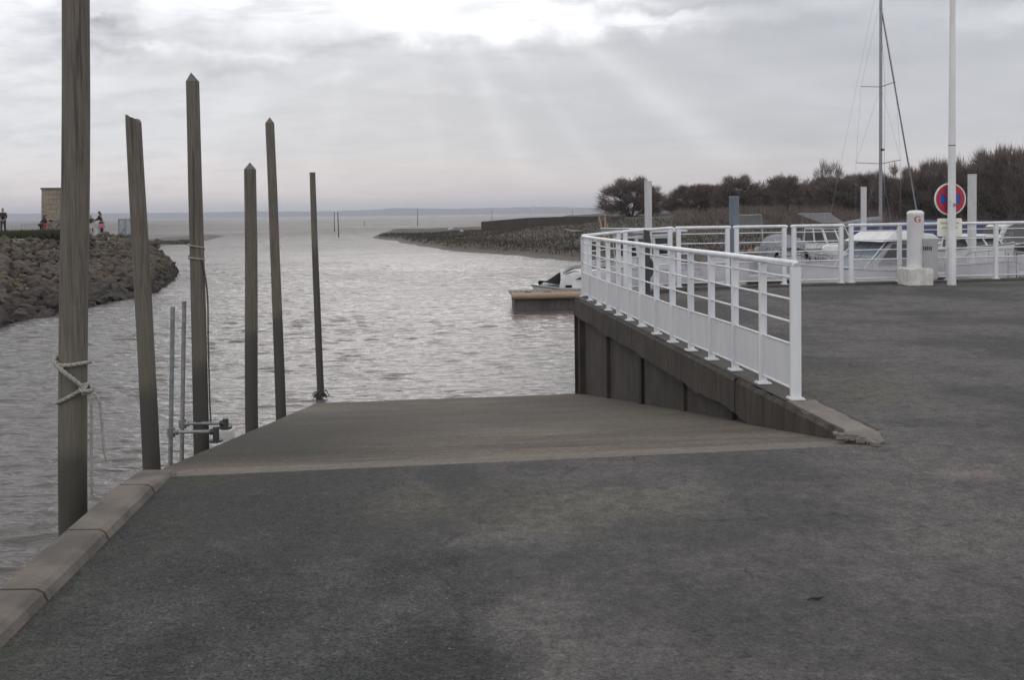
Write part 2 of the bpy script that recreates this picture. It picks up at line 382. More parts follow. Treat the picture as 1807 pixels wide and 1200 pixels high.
def mat_sheet(name, alpha, c=(.60, .61, .63)):
    m, t = mat_base(name)
    co = t.n('ShaderNodeTexCoord').outputs['Object']
    n = t.noise(t.scale(co, (3, 3, .6)), 3, 4, .6)
    col = t.mix(t.ss(n, .3, .7), c, tuple(x * .9 for x in c))
    b = finish(t, Base_Color=col, Roughness=.45); b.inputs['Alpha'].default_value = alpha
    return m
def mat_glass(name, c, alpha=1.0):
    m, t = mat_base(name)
    b = finish(t, Base_Color=(*c, 1), Roughness=.08); b.inputs['Alpha'].default_value = alpha
    return m

M = {}
M['asphalt'] = mat_asphalt(); M['ramp'] = mat_ramp(); M['water'] = mat_water()
M['pile'] = mat_pile('timber', .12)
M['pile_dark'] = mat_pile('dark_timber', .9)
M['kerb'] = mat('kerb_concrete', (.165, .142, .122), (.095, .083, .073), .9, 3.5, bump=.01, bscale=30, detail=8)
M['beam'] = mat_wall('cap_beam', (.066, .054, .043), (.036, .030, .026))
M['cap'] = mat_wall('cap_top', (.088, .078, .068), (.062, .056, .050), .3)
M['capend'] = mat_wall('cap_end', (.215, .190, .165), (.125, .112, .100), .2)
M['lowwall'] = mat_wall('lower_wall', (.072, .060, .051), (.046, .039, .034))
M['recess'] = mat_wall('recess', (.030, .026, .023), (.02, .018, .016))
M['white'] = mat('white_paint', (.74, .76, .79), (.64, .65, .67), .42, 7, (1, 1, .15))
M['white2'] = mat('dull_white_paint', (.60, .60, .61), (.50, .50, .51), .5, 3, (1, 1, .3))
M['sheet_near'] = mat_sheet('perforated_sheet', .95, (.72, .72, .73))
M['sheet_far'] = mat_sheet('open_perforated_sheet', .34, (.58, .58, .62))
M['rope'] = mat('pale_rope', (.36, .34, .31), (.24, .225, .205), .9, 60)
M['rope_dark'] = mat('tarry_rope', (.13, .11, .09), (.07, .06, .05), .9, 60)
M['steel'] = mat('galvanised_steel', (.30, .31, .32), (.20, .21, .22), .5, 14, metal=.3)
M['greymetal'] = mat('dark_metal', (.055, .056, .058), (.035, .036, .038), .5, 10)
M['bluegrey'] = mat('bluegrey_steel', (.165, .195, .235), (.125, .15, .185), .5, 4, (1, 1, .2))
M['gel'] = mat('gelcoat', (.66, .66, .66), (.55, .55, .56), .3, 2.5)
M['gel_d'] = mat('dull_gelcoat', (.42, .42, .43), (.34, .34, .35), .4, 2.5)
M['dark_glass'] = mat_glass('tinted_window', (.03, .033, .036))
M['blue_glass'] = mat_glass('blue_windscreen', (.19, .215, .25))
M['black'] = mat('black_fabric', (.010, .010, .012), (.016, .016, .018), .85, 12, spec=.15)
M['grey_cloth'] = mat('grey_cover', (.24, .25, .27), (.17, .18, .2), .8, 5)
M['cream'] = mat('cream_cover', (.40, .38, .34), (.32, .30, .27), .8, 5)
M['blue'] = mat('blue_cover', (.035, .045, .13), (.025, .03, .09), .7, 5)
M['blue_paint'] = mat('blue_paint', (.02, .05, .32), None, .4)
M['red_paint'] = mat('red_paint', (.50, .025, .035), (.42, .02, .03), .4)
M['sign_blue'] = mat('sign_blue', (.03, .09, .36), (.028, .08, .32), .35)
M['orange'] = mat('orange_plastic', (.50, .16, .05), None, .5)
M['timber_raw'] = mat('raw_timber', (.40, .29, .21), (.30, .21, .15), .75, 5, (.3, 4, 4))
M['float'] = mat_wall('float_concrete', (.12, .115, .11), (.08, .075, .07))
M['bollard'] = mat('bollard_paint', (.76, .76, .77), (.66, .66, .66), .5, 4, (1, 1, .4))
M['block'] = mat('block_concrete', (.68, .67, .64), (.50, .49, .47), .85, 6, bump=.004)
M['cream_plate'] = mat('plate_face', (.86, .86, .76), (.80, .80, .70), .4, 2)
M['faded_print'] = mat('faded_print', (.42, .44, .36), None, .5)
M['black_print'] = mat('black_print', (.05, .05, .055), None, .5)
def mat_rock():
    m, t = mat_base('riprap_stone')
    co = t.n('ShaderNodeTexCoord').outputs['Object']; z = t.n('ShaderNodeSeparateXYZ', i_0=co).outputs[2]
    n1 = t.noise(co, .9, 4, .6); n2 = t.noise(co, 5, 5, .65); vo = t.n('ShaderNodeTexVoronoi', i_Vector=co, i_Scale=1.3); vc = t.n('ShaderNodeSeparateColor', i_0=vo.outputs['Color'])
    col = t.mix(t.ss(n2, .3, .7), (.090, .070, .056), (.040, .033, .029))
    col = t.mix(t.m('MULTIPLY', t.m('GREATER_THAN', vc.outputs[0], .6), .5), col, (.105, .085, .07))
    col = t.mix(t.m('MULTIPLY', t.ss(n1, .5, .65), .6), col, (.085, .050, .038))
    col = t.mix(t.m('MULTIPLY', t.m('GREATER_THAN', vc.outputs[1], .82), .45), col, (.10, .092, .045))
    col = t.mix(t.m('MULTIPLY', t.ss(z, -.95, -1.35), .75), col, (.026, .022, .019))
    bp = t.n('ShaderNodeBump', i_Strength=.8, i_Distance=.05, i_Height=n2)
    finish(t, Base_Color=col, Roughness=.9, Normal=bp.outputs[0]); return m
M['rock'] = mat_rock()
M['grass'] = mat('bank_grass', (.035, .048, .018), (.055, .055, .028), .9, 3)
M['marsh'] = mat('marsh_ground', (.060, .050, .038), (.040, .036, .030), .95, .35)
M['marsh_blade'] = mat('marsh_reed', (.072, .057, .041), (.048, .040, .031), .95, .12)
M['mud'] = mat('wet_mud', (.12, .105, .095), (.08, .07, .065), .8, .4, spec=.2)
M['stone'] = mat_wall('cut_stone', (.30, .25, .19), (.19, .165, .13), .35)
M['stone_dark'] = mat_wall('cap_stone', (.17, .15, .12), (.11, .10, .085), .25)
M['seawall'] = mat_wall('sea_wall_stone', (.072, .060, .047), (.052, .044, .036))
M['bark'] = mat('bark', (.085, .072, .064), (.055, .047, .043), .95, 4)
M['twig'] = mat('twigs', (.175, .138, .118), (.110, .090, .079), .95, .5)
M['hill'] = mat('wooded_hill', (.030, .036, .034), (.045, .05, .04), .95, .006)
M['skin'] = mat('skin', (.42, .26, .19), None, .6)
M['dark_cloth'] = mat('dark_cloth', (.022, .022, .026), None, .85)
M['jeans'] = mat('dark_trousers', (.035, .038, .050), None, .85)
M['pink'] = mat('pink_cloth', (.52, .17, .20), (.44, .13, .16), .8)
M['hair'] = mat('dark_hair', (.02, .016, .013), None, .7)
M['twigblack'] = mat('wet_stick', (.025, .021, .018), None, .8)
M['weed'] = mat('seaweed', (.022, .022, .016), None, .6)

# ------------------------------------------------------------------ setting: quay, ramp, walls, water
WZ = -1.78
KDIR = -.09                                   # inner kerb line drifts left as it goes away
def kx(y): return -1.92 + KDIR * (y - 3.63)    # inner kerb edge
SL = P(280, 842); SR = P(1590, 783)           # seam between asphalt and ramp
WN = Vector((2.26, 6.26, 0)); WF = Vector((1.13, 16.60, 0))   # ramp side of the cap beam
wd = (WF - WN).normalized(); wn = Vector((-wd.y, wd.x, 0)) * -1   # points to the quay side
fd = Vector((1, .158, 0)).normalized(); fn = Vector((-fd.y, fd.x, 0))   # far fence direction, outward normal
def wx(y): return WN.x + wd.x / wd.y * (y - WN.y)
CW = .30
C1 = WF + wn * CW                             # inner far corner
far_r = WF + fd * 60
SLk = Vector((kx(SL.y), SL.y, 0))
inner_far = C1 - fn * .0
def sst(v): v = max(0.0, min(1.0, v)); return v * v * (3 - 2 * v)
def gz(x, y): return .10 * sst((y - 9) / 8) * sst((x - wx(min(y, 16.6)) - .3) / 2.6)
def G(px, py):
    z = 0.0
    for _ in range(12): p = P(px, py, z); z = gz(p.x, p.y)
    return Vector((p.x, p.y, z))
g = MB()
cap_in_near = SR.copy()
capi = [Vector((wx(y) + CW / wd.y * 1.0, y, 0)) for y in (7.2, 9, 12, 16.4)]
poly = [Vector((kx(-40), -40, 0)), Vector((60, -40, 0)), Vector((60, WF.y + 58 * .158, 0)), Vector((capi[-1].x + .02, 16.45, 0))] + capi[::-1][1:] + [SR, SLk]
import mathutils
rowsy = [-40, -10, -2, 1, 3, SLk.y]
g.add([Vector((kx(y), y, 0)) for y in rowsy] + [Vector((60, y, 0)) for y in rowsy] , [(i, i + 6, i + 7, i + 1) for i in range(5)])
# beyond the seam: strips from the seam and the coping to the right, rising gently to the far edge
g.add([SLk, SR, Vector((60, SLk.y, 0)), Vector((60, SR.y, 0))], [(0, 2, 3, 1)])
yy_ = [SR.y, 6.6, 7.2, 8, 9, 10, 11, 12, 13, 14, 15, 16.0, 16.9]
def lx2(y): return SR.x - .12 if y < 6.0 else (SR.x + (wx(7.2) + CW - SR.x) * (y - SR.y) / (7.2 - SR.y) - .12 if y < 7.2 else wx(y) + CW - .01)
us = [0, .3, .8, 1.4, 2.1, 3.0, 4.5, 7, 10, 15, 25, 58]
gr = []
for y in yy_:
    x0 = lx2(y)
    for u in us:
        fe = WF.y + .158 * (u - .0) + .0
        yq = SR.y + (y - SR.y) * ((fe - .1 - SR.y) / (16.9 - SR.y)); yq = y if u == 0 else yq
        if u == 0: yq = min(y, 16.45)
        gr.append(Vector((x0 + u, yq, gz(x0 + u, yq))))
nu = len(us)
g.add(gr, [(j * nu + i, j * nu + i + 1, (j + 1) * nu + i + 1, (j + 1) * nu + i) for j in range(len(yy_) - 1) for i in range(nu - 1)], True)
g.build('asphalt_quay', M['asphalt'], kind='structure')
# solid body of the quay under the asphalt, out to the water
q = MB()
body = [(kx(-40) - .19, -40), (60, -40), (60, WF.y + 58.8 * .158), (WF.x + .12, WF.y - .01), (wx(7) + .12, 7), (SR.x + .01, SR.y), (SL.x, SL.y), (kx(SL.y) - .19, SL.y)]
q.prism(body, -3.2, -.006)
q.build('quay_body', M['lowwall'], kind='structure')

# launching ramp
seam = (SR - SL); sn = Vector((-seam.y, seam.x, 0)).normalized()
WL = P(800, 703, WZ)
run = (WL - SL).dot(sn); SLOPE = -WZ / run
def rz_(x, y): return -SLOPE * ((x - SL.x) * sn.x + (y - SL.y) * sn.y)
def lx(y):
    e = P(560, 706, WZ); return SL.x - .10 + (e.x - SL.x + .10) / (e.y - SL.y) * (y - SL.y)
r_ = MB(); NR = 40; L = 25
rows = []
for i in range(NR + 1):
    y = SL.y + (L - SL.y) * i / NR; row = []
    for j in range(25):
        u = j / 24; xl = lx(y); xr = (wx(y) + .2) if y > 7.0 else (SR.x if y < SR.y + .05 else SR.x + (wx(7) + .2 - SR.x) * (y - SR.y) / (7 - SR.y))
        x = xl + (xr - xl) * u; yy = y + (x - SL.x) * (seam.y / seam.x) * max(0, 1 - i / 6)
        z = rz_(x, yy); row.append(Vector((x, yy, min(z, 0) - .002 + .006 * noise.noise(Vector((x * .7, yy * .7, 0))) * min(1, i / 3))))
    rows.append(row)
vs = [p for row in rows for p in row]; fs = [(i * 25 + j, i * 25 + j + 1, (i + 1) * 25 + j + 1, (i + 1) * 25 + j) for i in range(NR) for j in range(24)]
r_.add(vs, fs, True)
# left flank of the ramp
fl = [row[0] for row in rows]
r_.add(fl + [Vector((p.x - .02, p.y, -3.2)) for p in fl], [(i, i + 1, i + 1 + len(fl), i + len(fl)) for i in range(len(fl) - 1)])
r_.build('launching_ramp', M['ramp'], kind='structure')
# pale smoothed strip where the ramp begins
# kerb blocks along the left edge
kb = MB(); ys = [-3.0, -2.2, -1.45, -.72, 0.0, .72, 1.45, 2.16, 2.90, 3.63, 4.33, 5.06, SL.y + .12]
for a, b in zip(ys[:-1], ys[1:]):
    a += .008; b -= .008
    def sec(y, sk): return [Vector((kx(y) - .19, y, -.6)), Vector((kx(y) - .19, y, .045)), Vector((kx(y) - .175, y, .05)), Vector((kx(y) - .03, y, .05)), Vector((kx(y) + .0, y, .035)), Vector((kx(y) + .02, y, -.01))]
    s0, s1 = sec(a, 0), sec(b, 0); n = len(s0)
    if b > SL.y - .1:
        for p in s1[1:5]: p.z = .012
    kb.add(s0 + s1, [(i, i + 1, i + 1 + n, i + n) for i in range(n - 1)] + [tuple(range(n))[::-1], tuple(range(n, 2 * n))])
kb.build('kerb', M['kerb'], kind='structure')
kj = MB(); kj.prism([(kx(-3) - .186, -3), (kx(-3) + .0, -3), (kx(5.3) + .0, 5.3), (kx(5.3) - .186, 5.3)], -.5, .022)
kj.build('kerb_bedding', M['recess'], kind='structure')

# retaining wall right of the ramp: cap beam, recessed wall with ribs
rw = thing('retaining_wall', WN, 'dark stained concrete wall holding up the quay beside the launching ramp', 'wall')
rwl = Vector(WN)
cb = MB(); N = 150
prof = [(0, -.34), (0, -.03), (.03, 0), (CW, 0), (CW, -.34)]
secs = []
for i in range(N + 1):
    p = WN + (WF - WN) * (i / N) + Vector((0, 0, 0)); sec_ = []
    for (u, z) in prof:
        near_ = 1 + 1.6 * sst((9.0 - p.y) / 2); j = noise.noise(Vector((p.y * 3.1, z * 7, u))) * (.018 * near_ if u < .05 and z > -.1 else .006) + (.012 * near_ * noise.noise(Vector((p.y * 17, z * 9, 2))) if u < .05 and z > -.1 else 0)
        zl_ = (.05 * noise.noise(Vector((p.y * 1.1, 0, 7))) + .025 * noise.noise(Vector((p.y * 5, 0, 7)))) if z < -.3 and u < .1 else 0
        sec_.append(p + wn * (u + abs(j)) + Vector((0, 0, z + zl_ + .004 - (abs(j) * .8 if z > -.1 and u < .1 else 0))) - rwl)
    secs.append(sec_)
n = len(prof)
cb.add([p for s_ in secs for p in s_], [(i * n + k, i * n + k + 1, (i + 1) * n + k + 1, (i + 1) * n + k) for i in range(N) for k in range(n - 1)] + [tuple(range(n))[::-1], tuple(N * n + k for k in range(n))])
cb.build('cap_beam', M['beam'], rw)
ct = MB()
a0 = WN + wd * 1.0 + wn * .05; a1 = WF + wn * .03
ct.add([p - rwl + Vector((0, 0, .0075)) for p in (a0, a1, a1 + wn * (CW - .04), a0 + wn * (CW - .06))], [(0, 1, 2, 3)])
ct.build('coping', M['cap'], rw)
lw = MB(); ln = (WF - WN).length
for i in range(30):
    pass
lo0 = WN + wn * .14; lo1 = WF + wn * .14 - wd * .0
lw.hexa([p - rwl for p in (lo0 + Vector((0, 0, -3.2)), lo1 + Vector((0, 0, -3.2)), lo1 + wn * .6 + Vector((0, 0, -3.2)), lo0 + wn * .12 + Vector((0, 0, -3.2)))],
        [p - rwl for p in (lo0 + Vector((0, 0, -.33)), lo1 + Vector((0, 0, -.33)), lo1 + wn * .6 + Vector((0, 0, -.33)), lo0 + wn * .12 + Vector((0, 0, -.33)))])
lw.build('wall_face', M['lowwall'], rw)
for k, s_ in enumerate((2.4, 4.0, 5.9, 8.0, 10.1)):
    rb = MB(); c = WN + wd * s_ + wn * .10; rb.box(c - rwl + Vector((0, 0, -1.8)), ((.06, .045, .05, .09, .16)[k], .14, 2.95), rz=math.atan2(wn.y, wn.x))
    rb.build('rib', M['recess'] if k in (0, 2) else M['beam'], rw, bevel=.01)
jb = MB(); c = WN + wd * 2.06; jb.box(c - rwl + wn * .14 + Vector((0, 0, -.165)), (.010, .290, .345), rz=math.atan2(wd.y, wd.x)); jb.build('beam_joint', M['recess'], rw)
# buried toe of the wall by the seam, broken and pale
te = MB(); A = WN + wd * 1.0
ctl = [A + wn * .05, A + wn * (CW - .02), Vector((SR.x - .03, SR.y + .26, 0)), Vector((SR.x - .08, SR.y + .06, 0)), Vector((SR.x - .2, SR.y - .0, 0)), Vector((2.25, 6.14, 0)), WN + wd * .02 + wn * .05]
tp = []
for i in range(7):
    a, b = ctl[i], ctl[(i + 1) % 7]; e = (b - a); nr = Vector((-e.y, e.x, 0)).normalized()
    for k in range(10):
        q_ = a + e * (k / 10); am = .03 if i in (1, 2, 3, 4) else .006
        tp.append(q_ + nr * am * noise.noise(Vector((q_.x * 9, q_.y * 9, 4))))
n_t = len(tp)
te.add([Vector((p.x, p.y, .009)) - rwl for p in tp] + [Vector((p.x, p.y, -.3)) - rwl for p in tp], [tuple(range(n_t))] + [(i, (i + 1) % n_t, (i + 1) % n_t + n_t, i + n_t) for i in range(n_t)])
te.build('broken_toe', M['capend'], rw, label='pale crumbled concrete toe at the top of the ramp')
for k in range(26):
    c = P(rnd.uniform(1470, 1560), 0, 0) if False else Vector((rnd.uniform(2.0, 2.5), rnd.uniform(5.95, 6.45), .01))
rub = MB()
for k in range(34):
    u = rnd.random(); c = P(1478 + 70 * u + rnd.uniform(-6, 6), 768 + 12 * u + rnd.uniform(-5, 5), .012); s_ = rnd.uniform(.008, .03)
    rub.box(c, (s_ * 2, s_ * 1.2, s_ * .8), M=Matrix.Rotation(rnd.random() * 6, 3, 'Z') @ Matrix.Rotation(rnd.uniform(-.5, .5), 3, 'X'))
rub.build('rubble', M['capend'], kind='stuff', label='crumbs of broken concrete at the wall toe')

# far edge of the quay: low kerb under the fence, face down to the basin
KH = .14
fk = MB()
e0 = WF + fd * .0 + fn * .02; e1 = WF + fd * 58
for i in range(58):
    a = WF + fd * i; b = WF + fd * (i + 1)
    h0 = KH * min(1, max(.03, i / 2.0)); h1 = KH * min(1, (i + 1) / 2.0)
    j = .03 * noise.noise(Vector((i * 1.3, 0, 0)))
    fk.add([a - fn * (.34 + j) + Vector((0, 0, 0)), a - fn * .25 + Vector((0, 0, h0)), a + fn * .02 + Vector((0, 0, h0)), a + fn * .02 + Vector((0, 0, -3)),
            b - fn * (.34) + Vector((0, 0, 0)), b - fn * .25 + Vector((0, 0, h1)), b + fn * .02 + Vector((0, 0, h1)), b + fn * .02 + Vector((0, 0, -3))], [(0, 1, 5, 4), (1, 2, 6, 5), (2, 3, 7, 6)])
fk.build('quay_edge', M['beam'], kind='structure')

import numpy as np
def wave_field(X, Y):
    r = np.random.RandomState(3); H = np.zeros_like(X)
    for k in range(90):
        lam = 10 ** r.uniform(math.log10(.11), math.log10(1.1)); th = r.normal(PI / 2 + .12, .33); kk = 2 * PI / lam
        amp = .0056 * lam ** .72 * (1.0 if lam > .3 else .8)
        amp *= .65 if lam > .55 else 1.0
        ph = r.uniform(0, 2 * PI) + .8 * np.sin(X * r.uniform(.1, .5) + r.uniform(0, 6)) + .8 * np.sin(Y * r.uniform(.1, .5) + r.uniform(0, 6))
        sn_ = np.sin(kk * (X * math.cos(th) + Y * math.sin(th)) + ph)
        H += amp * (1 - 2 * (1 - (sn_ * .5 + .5)) ** .8)
    g_ = .72 + .28 * np.sin(X * .21 + 1.3 * np.sin(Y * .11)) * np.sin(Y * .16 + 2 * np.sin(X * .09 + 1))
    return H * g_
NRW, NCW = 900, 640
yr = 2.6 * (95 / 2.6) ** (np.arange(NRW) / (NRW - 1)); ur = np.linspace(-1.05, .55, NCW)
YY = np.repeat(yr[:, None], NCW, 1); XX = ur[None, :] * YY
HH = wave_field(XX, YY)
fade = np.clip((95 - YY) / 35, 0, 1) * np.clip((YY - 2.6) / .8, 0, 1) * np.clip((ur[None, :] + 1.05) / .06, 0, 1) * np.clip((.55 - ur[None, :]) / .06, 0, 1)
ZZ = WZ + HH * fade
me = bpy.data.meshes.new('water'); nv = NRW * NCW; nf = (NRW - 1) * (NCW - 1)
# the rippled sheet sits in a hole of the flat far sheet
bx0 = [(-7000, -60), (7000, -60), (7000, 7200), (-7000, 7200)]
c00 = (XX[0, 0], yr[0]); c01 = (XX[0, -1], yr[0]); c10 = (XX[-1, 0], yr[-1]); c11 = (XX[-1, -1], yr[-1])
extra = [(*p, WZ) for p in bx0]
co_ = np.concatenate([np.stack([XX, YY, ZZ], -1).reshape(-1, 3), np.array(extra)]).astype(np.float32)
idx = np.arange(nv).reshape(NRW, NCW)
quads = np.stack([idx[:-1, :-1], idx[:-1, 1:], idx[1:, 1:], idx[1:, :-1]], -1).reshape(-1, 4)
a_, b_, c_, d_ = idx[0, 0], idx[0, -1], idx[-1, -1], idx[-1, 0]
quads = np.concatenate([quads, np.array([[nv, nv + 1, b_, a_], [nv + 1, nv + 2, c_, b_], [nv + 2, nv + 3, d_, c_], [nv + 3, nv, a_, d_]])])
me.vertices.add(len(co_)); me.vertices.foreach_set('co', co_.ravel())
me.loops.add(quads.size); me.loops.foreach_set('vertex_index', quads.ravel().astype(np.int32))
me.polygons.add(len(quads)); me.polygons.foreach_set('loop_start', np.arange(0, quads.size, 4, dtype=np.int32))
me.update(calc_edges=True); me.validate(); me.polygons.foreach_set('use_smooth', [True] * len(me.polygons)); me.materials.append(M['water'])
wo = bpy.data.objects.new('water', me); COL.objects.link(wo); tag(wo, kind='structure')

# ------------------------------------------------------------------ mooring piles
def tpile(bx_, by_, tx, ty, dist, rad, top, label, m='pile', rtop=None, tipw=None, zb=-3.3):
    """timber pile: pixel (bx,by) low on the shaft and (tx,ty) at its tip fix the lean"""
    a = D(bx_, by_, dist); b = D(tx, ty, dist); d = (b - a) / (b.z - a.z)
    base = a + d * (zb - a.z); h = b.z - zb
    root = thing('mooring_pile', base, label, 'pile', 'timber mooring piles beside the ramp')
    rtop = rtop or rad * .88; s = MB(); seg = 20; nz = 34; rings = []
    tip = h - (.085 if top == 'point' else .03)
    sd_ = rnd.random() * 50
    zs = [tip * i / nz for i in range(nz + 1)]
    for z in zs:
        rr = rad + (rtop - rad) * z / h
        ring = []
        for k in range(seg):
            a_ = 2 * PI * k / seg; q_ = rr * (1 + .05 * noise.noise(Vector((math.cos(a_) * .9, math.sin(a_) * .9, z * .5 + sd_))) + .02 * noise.noise(Vector((math.cos(a_) * 3, math.sin(a_) * 3, z * 2 + sd_))))
            ring.append(Vector((q_ * math.cos(a_), q_ * math.sin(a_), z)) + Vector((d.x * z, d.y * z, 0)) + Vector((.02 * noise.noise(Vector((z * .4, sd_, 0))), 0, 0)))
        rings.append(ring)
    s.add([p for r in rings for p in r], [(i * seg + k, i * seg + (k + 1) % seg, (i + 1) * seg + (k + 1) % seg, (i + 1) * seg + k) for i in range(nz) for k in range(seg)], True)
    top_r = rings[-1]
    if top == 'point':
        apex = Vector((d.x * h, d.y * h, h))
        r2 = [p.lerp(apex, .5) + Vector((0, 0, .0)) for p in top_r]
        s.add(top_r + [apex], [(k, (k + 1) % seg, seg) for k in range(seg)])
    elif top == 'broken':
        apex = []
        for k, p in enumerate(top_r):
            c = math.cos(2 * PI * k / seg); apex.append(p + Vector((0, 0, .075 - .05 * max(0, c) ** 2 + (.03 if k in (9, 11) else -.03 if k in (8, 10, 12) else 0))))
        cen = sum(apex, Vector()) / seg + Vector((0, 0, .0))
        s.add(top_r + apex + [cen], [(k, (k + 1) % seg, (k + 1) % seg + seg, k + seg) for k in range(seg)] + [(k + seg, (k + 1) % seg + seg, 2 * seg) for k in range(seg)])
    else:
        s.add(top_r, [tuple(range(seg))])
    s.build('shaft', M[m], root)
    return root, a, d
PG = [
    (131, 930, 134, -260, 5.3, .082, 'flat', 'thickest timber pile, running out of the top of the photo, white rope knotted round it', 'pile', .074),
    (267, 820, 236, 217, 7.5, .080, 'broken', 'grey timber pile with a split broken top, leaning left behind the two steel pipes', 'pile', .062),
    (356, 770, 337, 127, 8.5, .080, 'point', 'tallest of the pointed timber piles, thin rope wound round its middle', 'pile', .060),
    (445, 740, 441, 286, 10.7, .080, 'point', 'short stout pointed timber pile between the two taller pointed ones', 'pile', .070),
    (495, 725, 476, 206, 12.8, .080, 'point', 'tall slender pointed timber pile, dark wet lower half, next to the last one', 'pile', .060),
]
PILES = []
for g_ in PG:
    PILES.append(tpile(*g_[:7], label=g_[7], m=g_[8], rtop=g_[9]))
PILES.append(tpile(566, 694, 551, 301, 16.9, .073, 'flat', 'thinnest dark timber pile standing in the water at the foot of the ramp', 'pile_dark', rtop=.052))
# seaweed caught round the outermost pile
sw = MB(); c0 = P(567, 700, WZ)
for k in range(34):
    a = rnd.random() * 2 * PI; r0 = .05 + rnd.random() * .03; r1 = r0 + rnd.random() * .12
    p = c0 + Vector((math.cos(a) * r0, math.sin(a) * r0 - .05, rnd.uniform(0, .12))); q_ = c0 + Vector((math.cos(a) * r1, math.sin(a) * r1 - .12, .012))
    sw.tube([p, p.lerp(q_, .5) + Vector((0, 0, .03)), q_], [.012, .01, .006], 5)
sw.build('seaweed', M['weed'], label='dark seaweed tangled round the foot of the outermost pile', category='seaweed')

def rope_tube(mb, pts, r, strands=3, pitch=None):
    """laid rope: strands twisting round a smooth path"""
    pts = [Vector(p) for p in pts]; pitch = pitch or r * 7
    # resample with Catmull-Rom
    out = []
    for i in range(len(pts) - 1):
        p0, p1, p2, p3 = pts[max(i - 1, 0)], pts[i], pts[i + 1], pts[min(i + 2, len(pts) - 1)]
        nn = max(2, int((p2 - p1).length / (pitch / 7)))
        for k in range(nn):
            t = k / nn; out.append(.5 * ((2 * p1) + (p2 - p0) * t + (2 * p0 - 5 * p1 + 4 * p2 - p3) * t * t + (3 * p1 - p0 - 3 * p2 + p3) * t ** 3))
    out.append(pts[-1]); dist = 0; frames = []; up = Vector((0, 0, 1))
    for i, p in enumerate(out):
        t = (out[min(i + 1, len(out) - 1)] - out[max(i - 1, 0)]).normalized(); x = up.cross(t)
        if x.length < .05: x = Vector((1, 0, 0)).cross(t)
        x.normalize(); y = t.cross(x); up = y if abs(t.z) > .5 else Vector((0, 0, 1))
        if i: dist += (p - out[i - 1]).length
        frames.append((p, x, y, dist))
    for s_ in range(strands):
        path = [p + (r * .5) * (math.cos(2 * PI * (d / pitch + s_ / strands)) * x + math.sin(2 * PI * (d / pitch + s_ / strands)) * y) for p, x, y, d in frames]
        mb.tube(path, r * .58, 6)
def on_pile(i, z, ang, off=0.0, rr=None):
    root, a, d = PILES[i]; c = a + d * (z - a.z); rad = (rr or PG[i][5]) * .97 + off
    return c + Vector((math.cos(ang) * rad, math.sin(ang) * rad, 0))
zy = lambda y, dist, x=130: D(x, y, dist).z
RR = .012
rp = thing('mooring_rope', on_pile(0, zy(640, 5.3), -PI / 2, .02), 'pale twisted rope tied round the thickest pile, its two ends hanging', 'rope')
ro = rp.location.copy(); d1 = 5.22
zA, zB, zC, zD = zy(643, d1), zy(636, d1), zy(687, d1), zy(714, d1)
mb = MB()
knot = on_pile(0, zC, R(-35), .028)
# upper turn: right side, round the front to the left, and diagonal down to the knot
loop = [on_pile(0, zA, R(0), RR), on_pile(0, zA + .002, R(-40), RR), on_pile(0, zA - .004, R(-90), RR), on_pile(0, zA, R(-135), RR), on_pile(0, zB, R(-180), RR * 1.3), on_pile(0, zB, R(-230), RR), on_pile(0, zA, R(-290), RR), on_pile(0, zA, R(-360), RR)]
rope_tube(mb, [p - ro for p in loop], RR)
diag = [on_pile(0, zB + .012, R(-178), RR * 1.6), on_pile(0, zB - .01, R(-140), RR * 2.4), on_pile(0, (zB * .62 + zC * .38), R(-95), RR * 2.2), on_pile(0, (zB * .22 + zC * .78), R(-55), RR * 1.6), knot]
rope_tube(mb, [p - ro for p in diag], RR * 1.15)
low = [on_pile(0, zD, R(-182), RR), on_pile(0, zD + .004, R(-150), RR), on_pile(0, zD * .75 + zC * .25, R(-115), RR), on_pile(0, zD * .35 + zC * .65, R(-70), RR * 1.2), on_pile(0, zC + .005, R(-40), RR * 2.6), knot + Vector((.0, -.01, .03))]
rope_tube(mb, [p - ro for p in low], RR)
mb.build('turns', M['rope'], rp)
kn = MB()
for (ax, ph, s_) in ((0, 0, .034), (1, .7, .03), (2, 1.9, .036)):
    ring = []
    for k in range(15):
        a_ = 2 * PI * k / 14; v = Vector((math.cos(a_) * s_, math.sin(a_) * s_ * .8, 0)); v = Matrix.Rotation(ph + 1.1, 3, 'XYZ'[ax]) @ v; ring.append(knot - ro + v + Vector((.012, -.005, -.004 * ax)))
    rope_tube(kn, ring, RR * .95)
kn.build('knot', M['rope'], rp)
t1 = MB(); k0 = knot - ro + Vector((.0, -.01, -.02))
rope_tube(t1, [k0, D(160, 705, d1) - ro, D(161, 760, d1) - ro, D(161.5, 820, d1) - ro, D(162, 882, d1) - ro], RR * .72)
t1.build('hanging_end', M['rope'], rp)
t2 = MB(); rope_tube(t2, [k0 + Vector((.02, 0, 0)), D(172, 700, d1) - ro, D(179, 740, d1) - ro, D(182, 780, d1) - ro, D(187, 808, d1) - ro, D(190, 813, d1) - ro], RR * .72)
t2.build('hanging_end', M['rope'], rp)

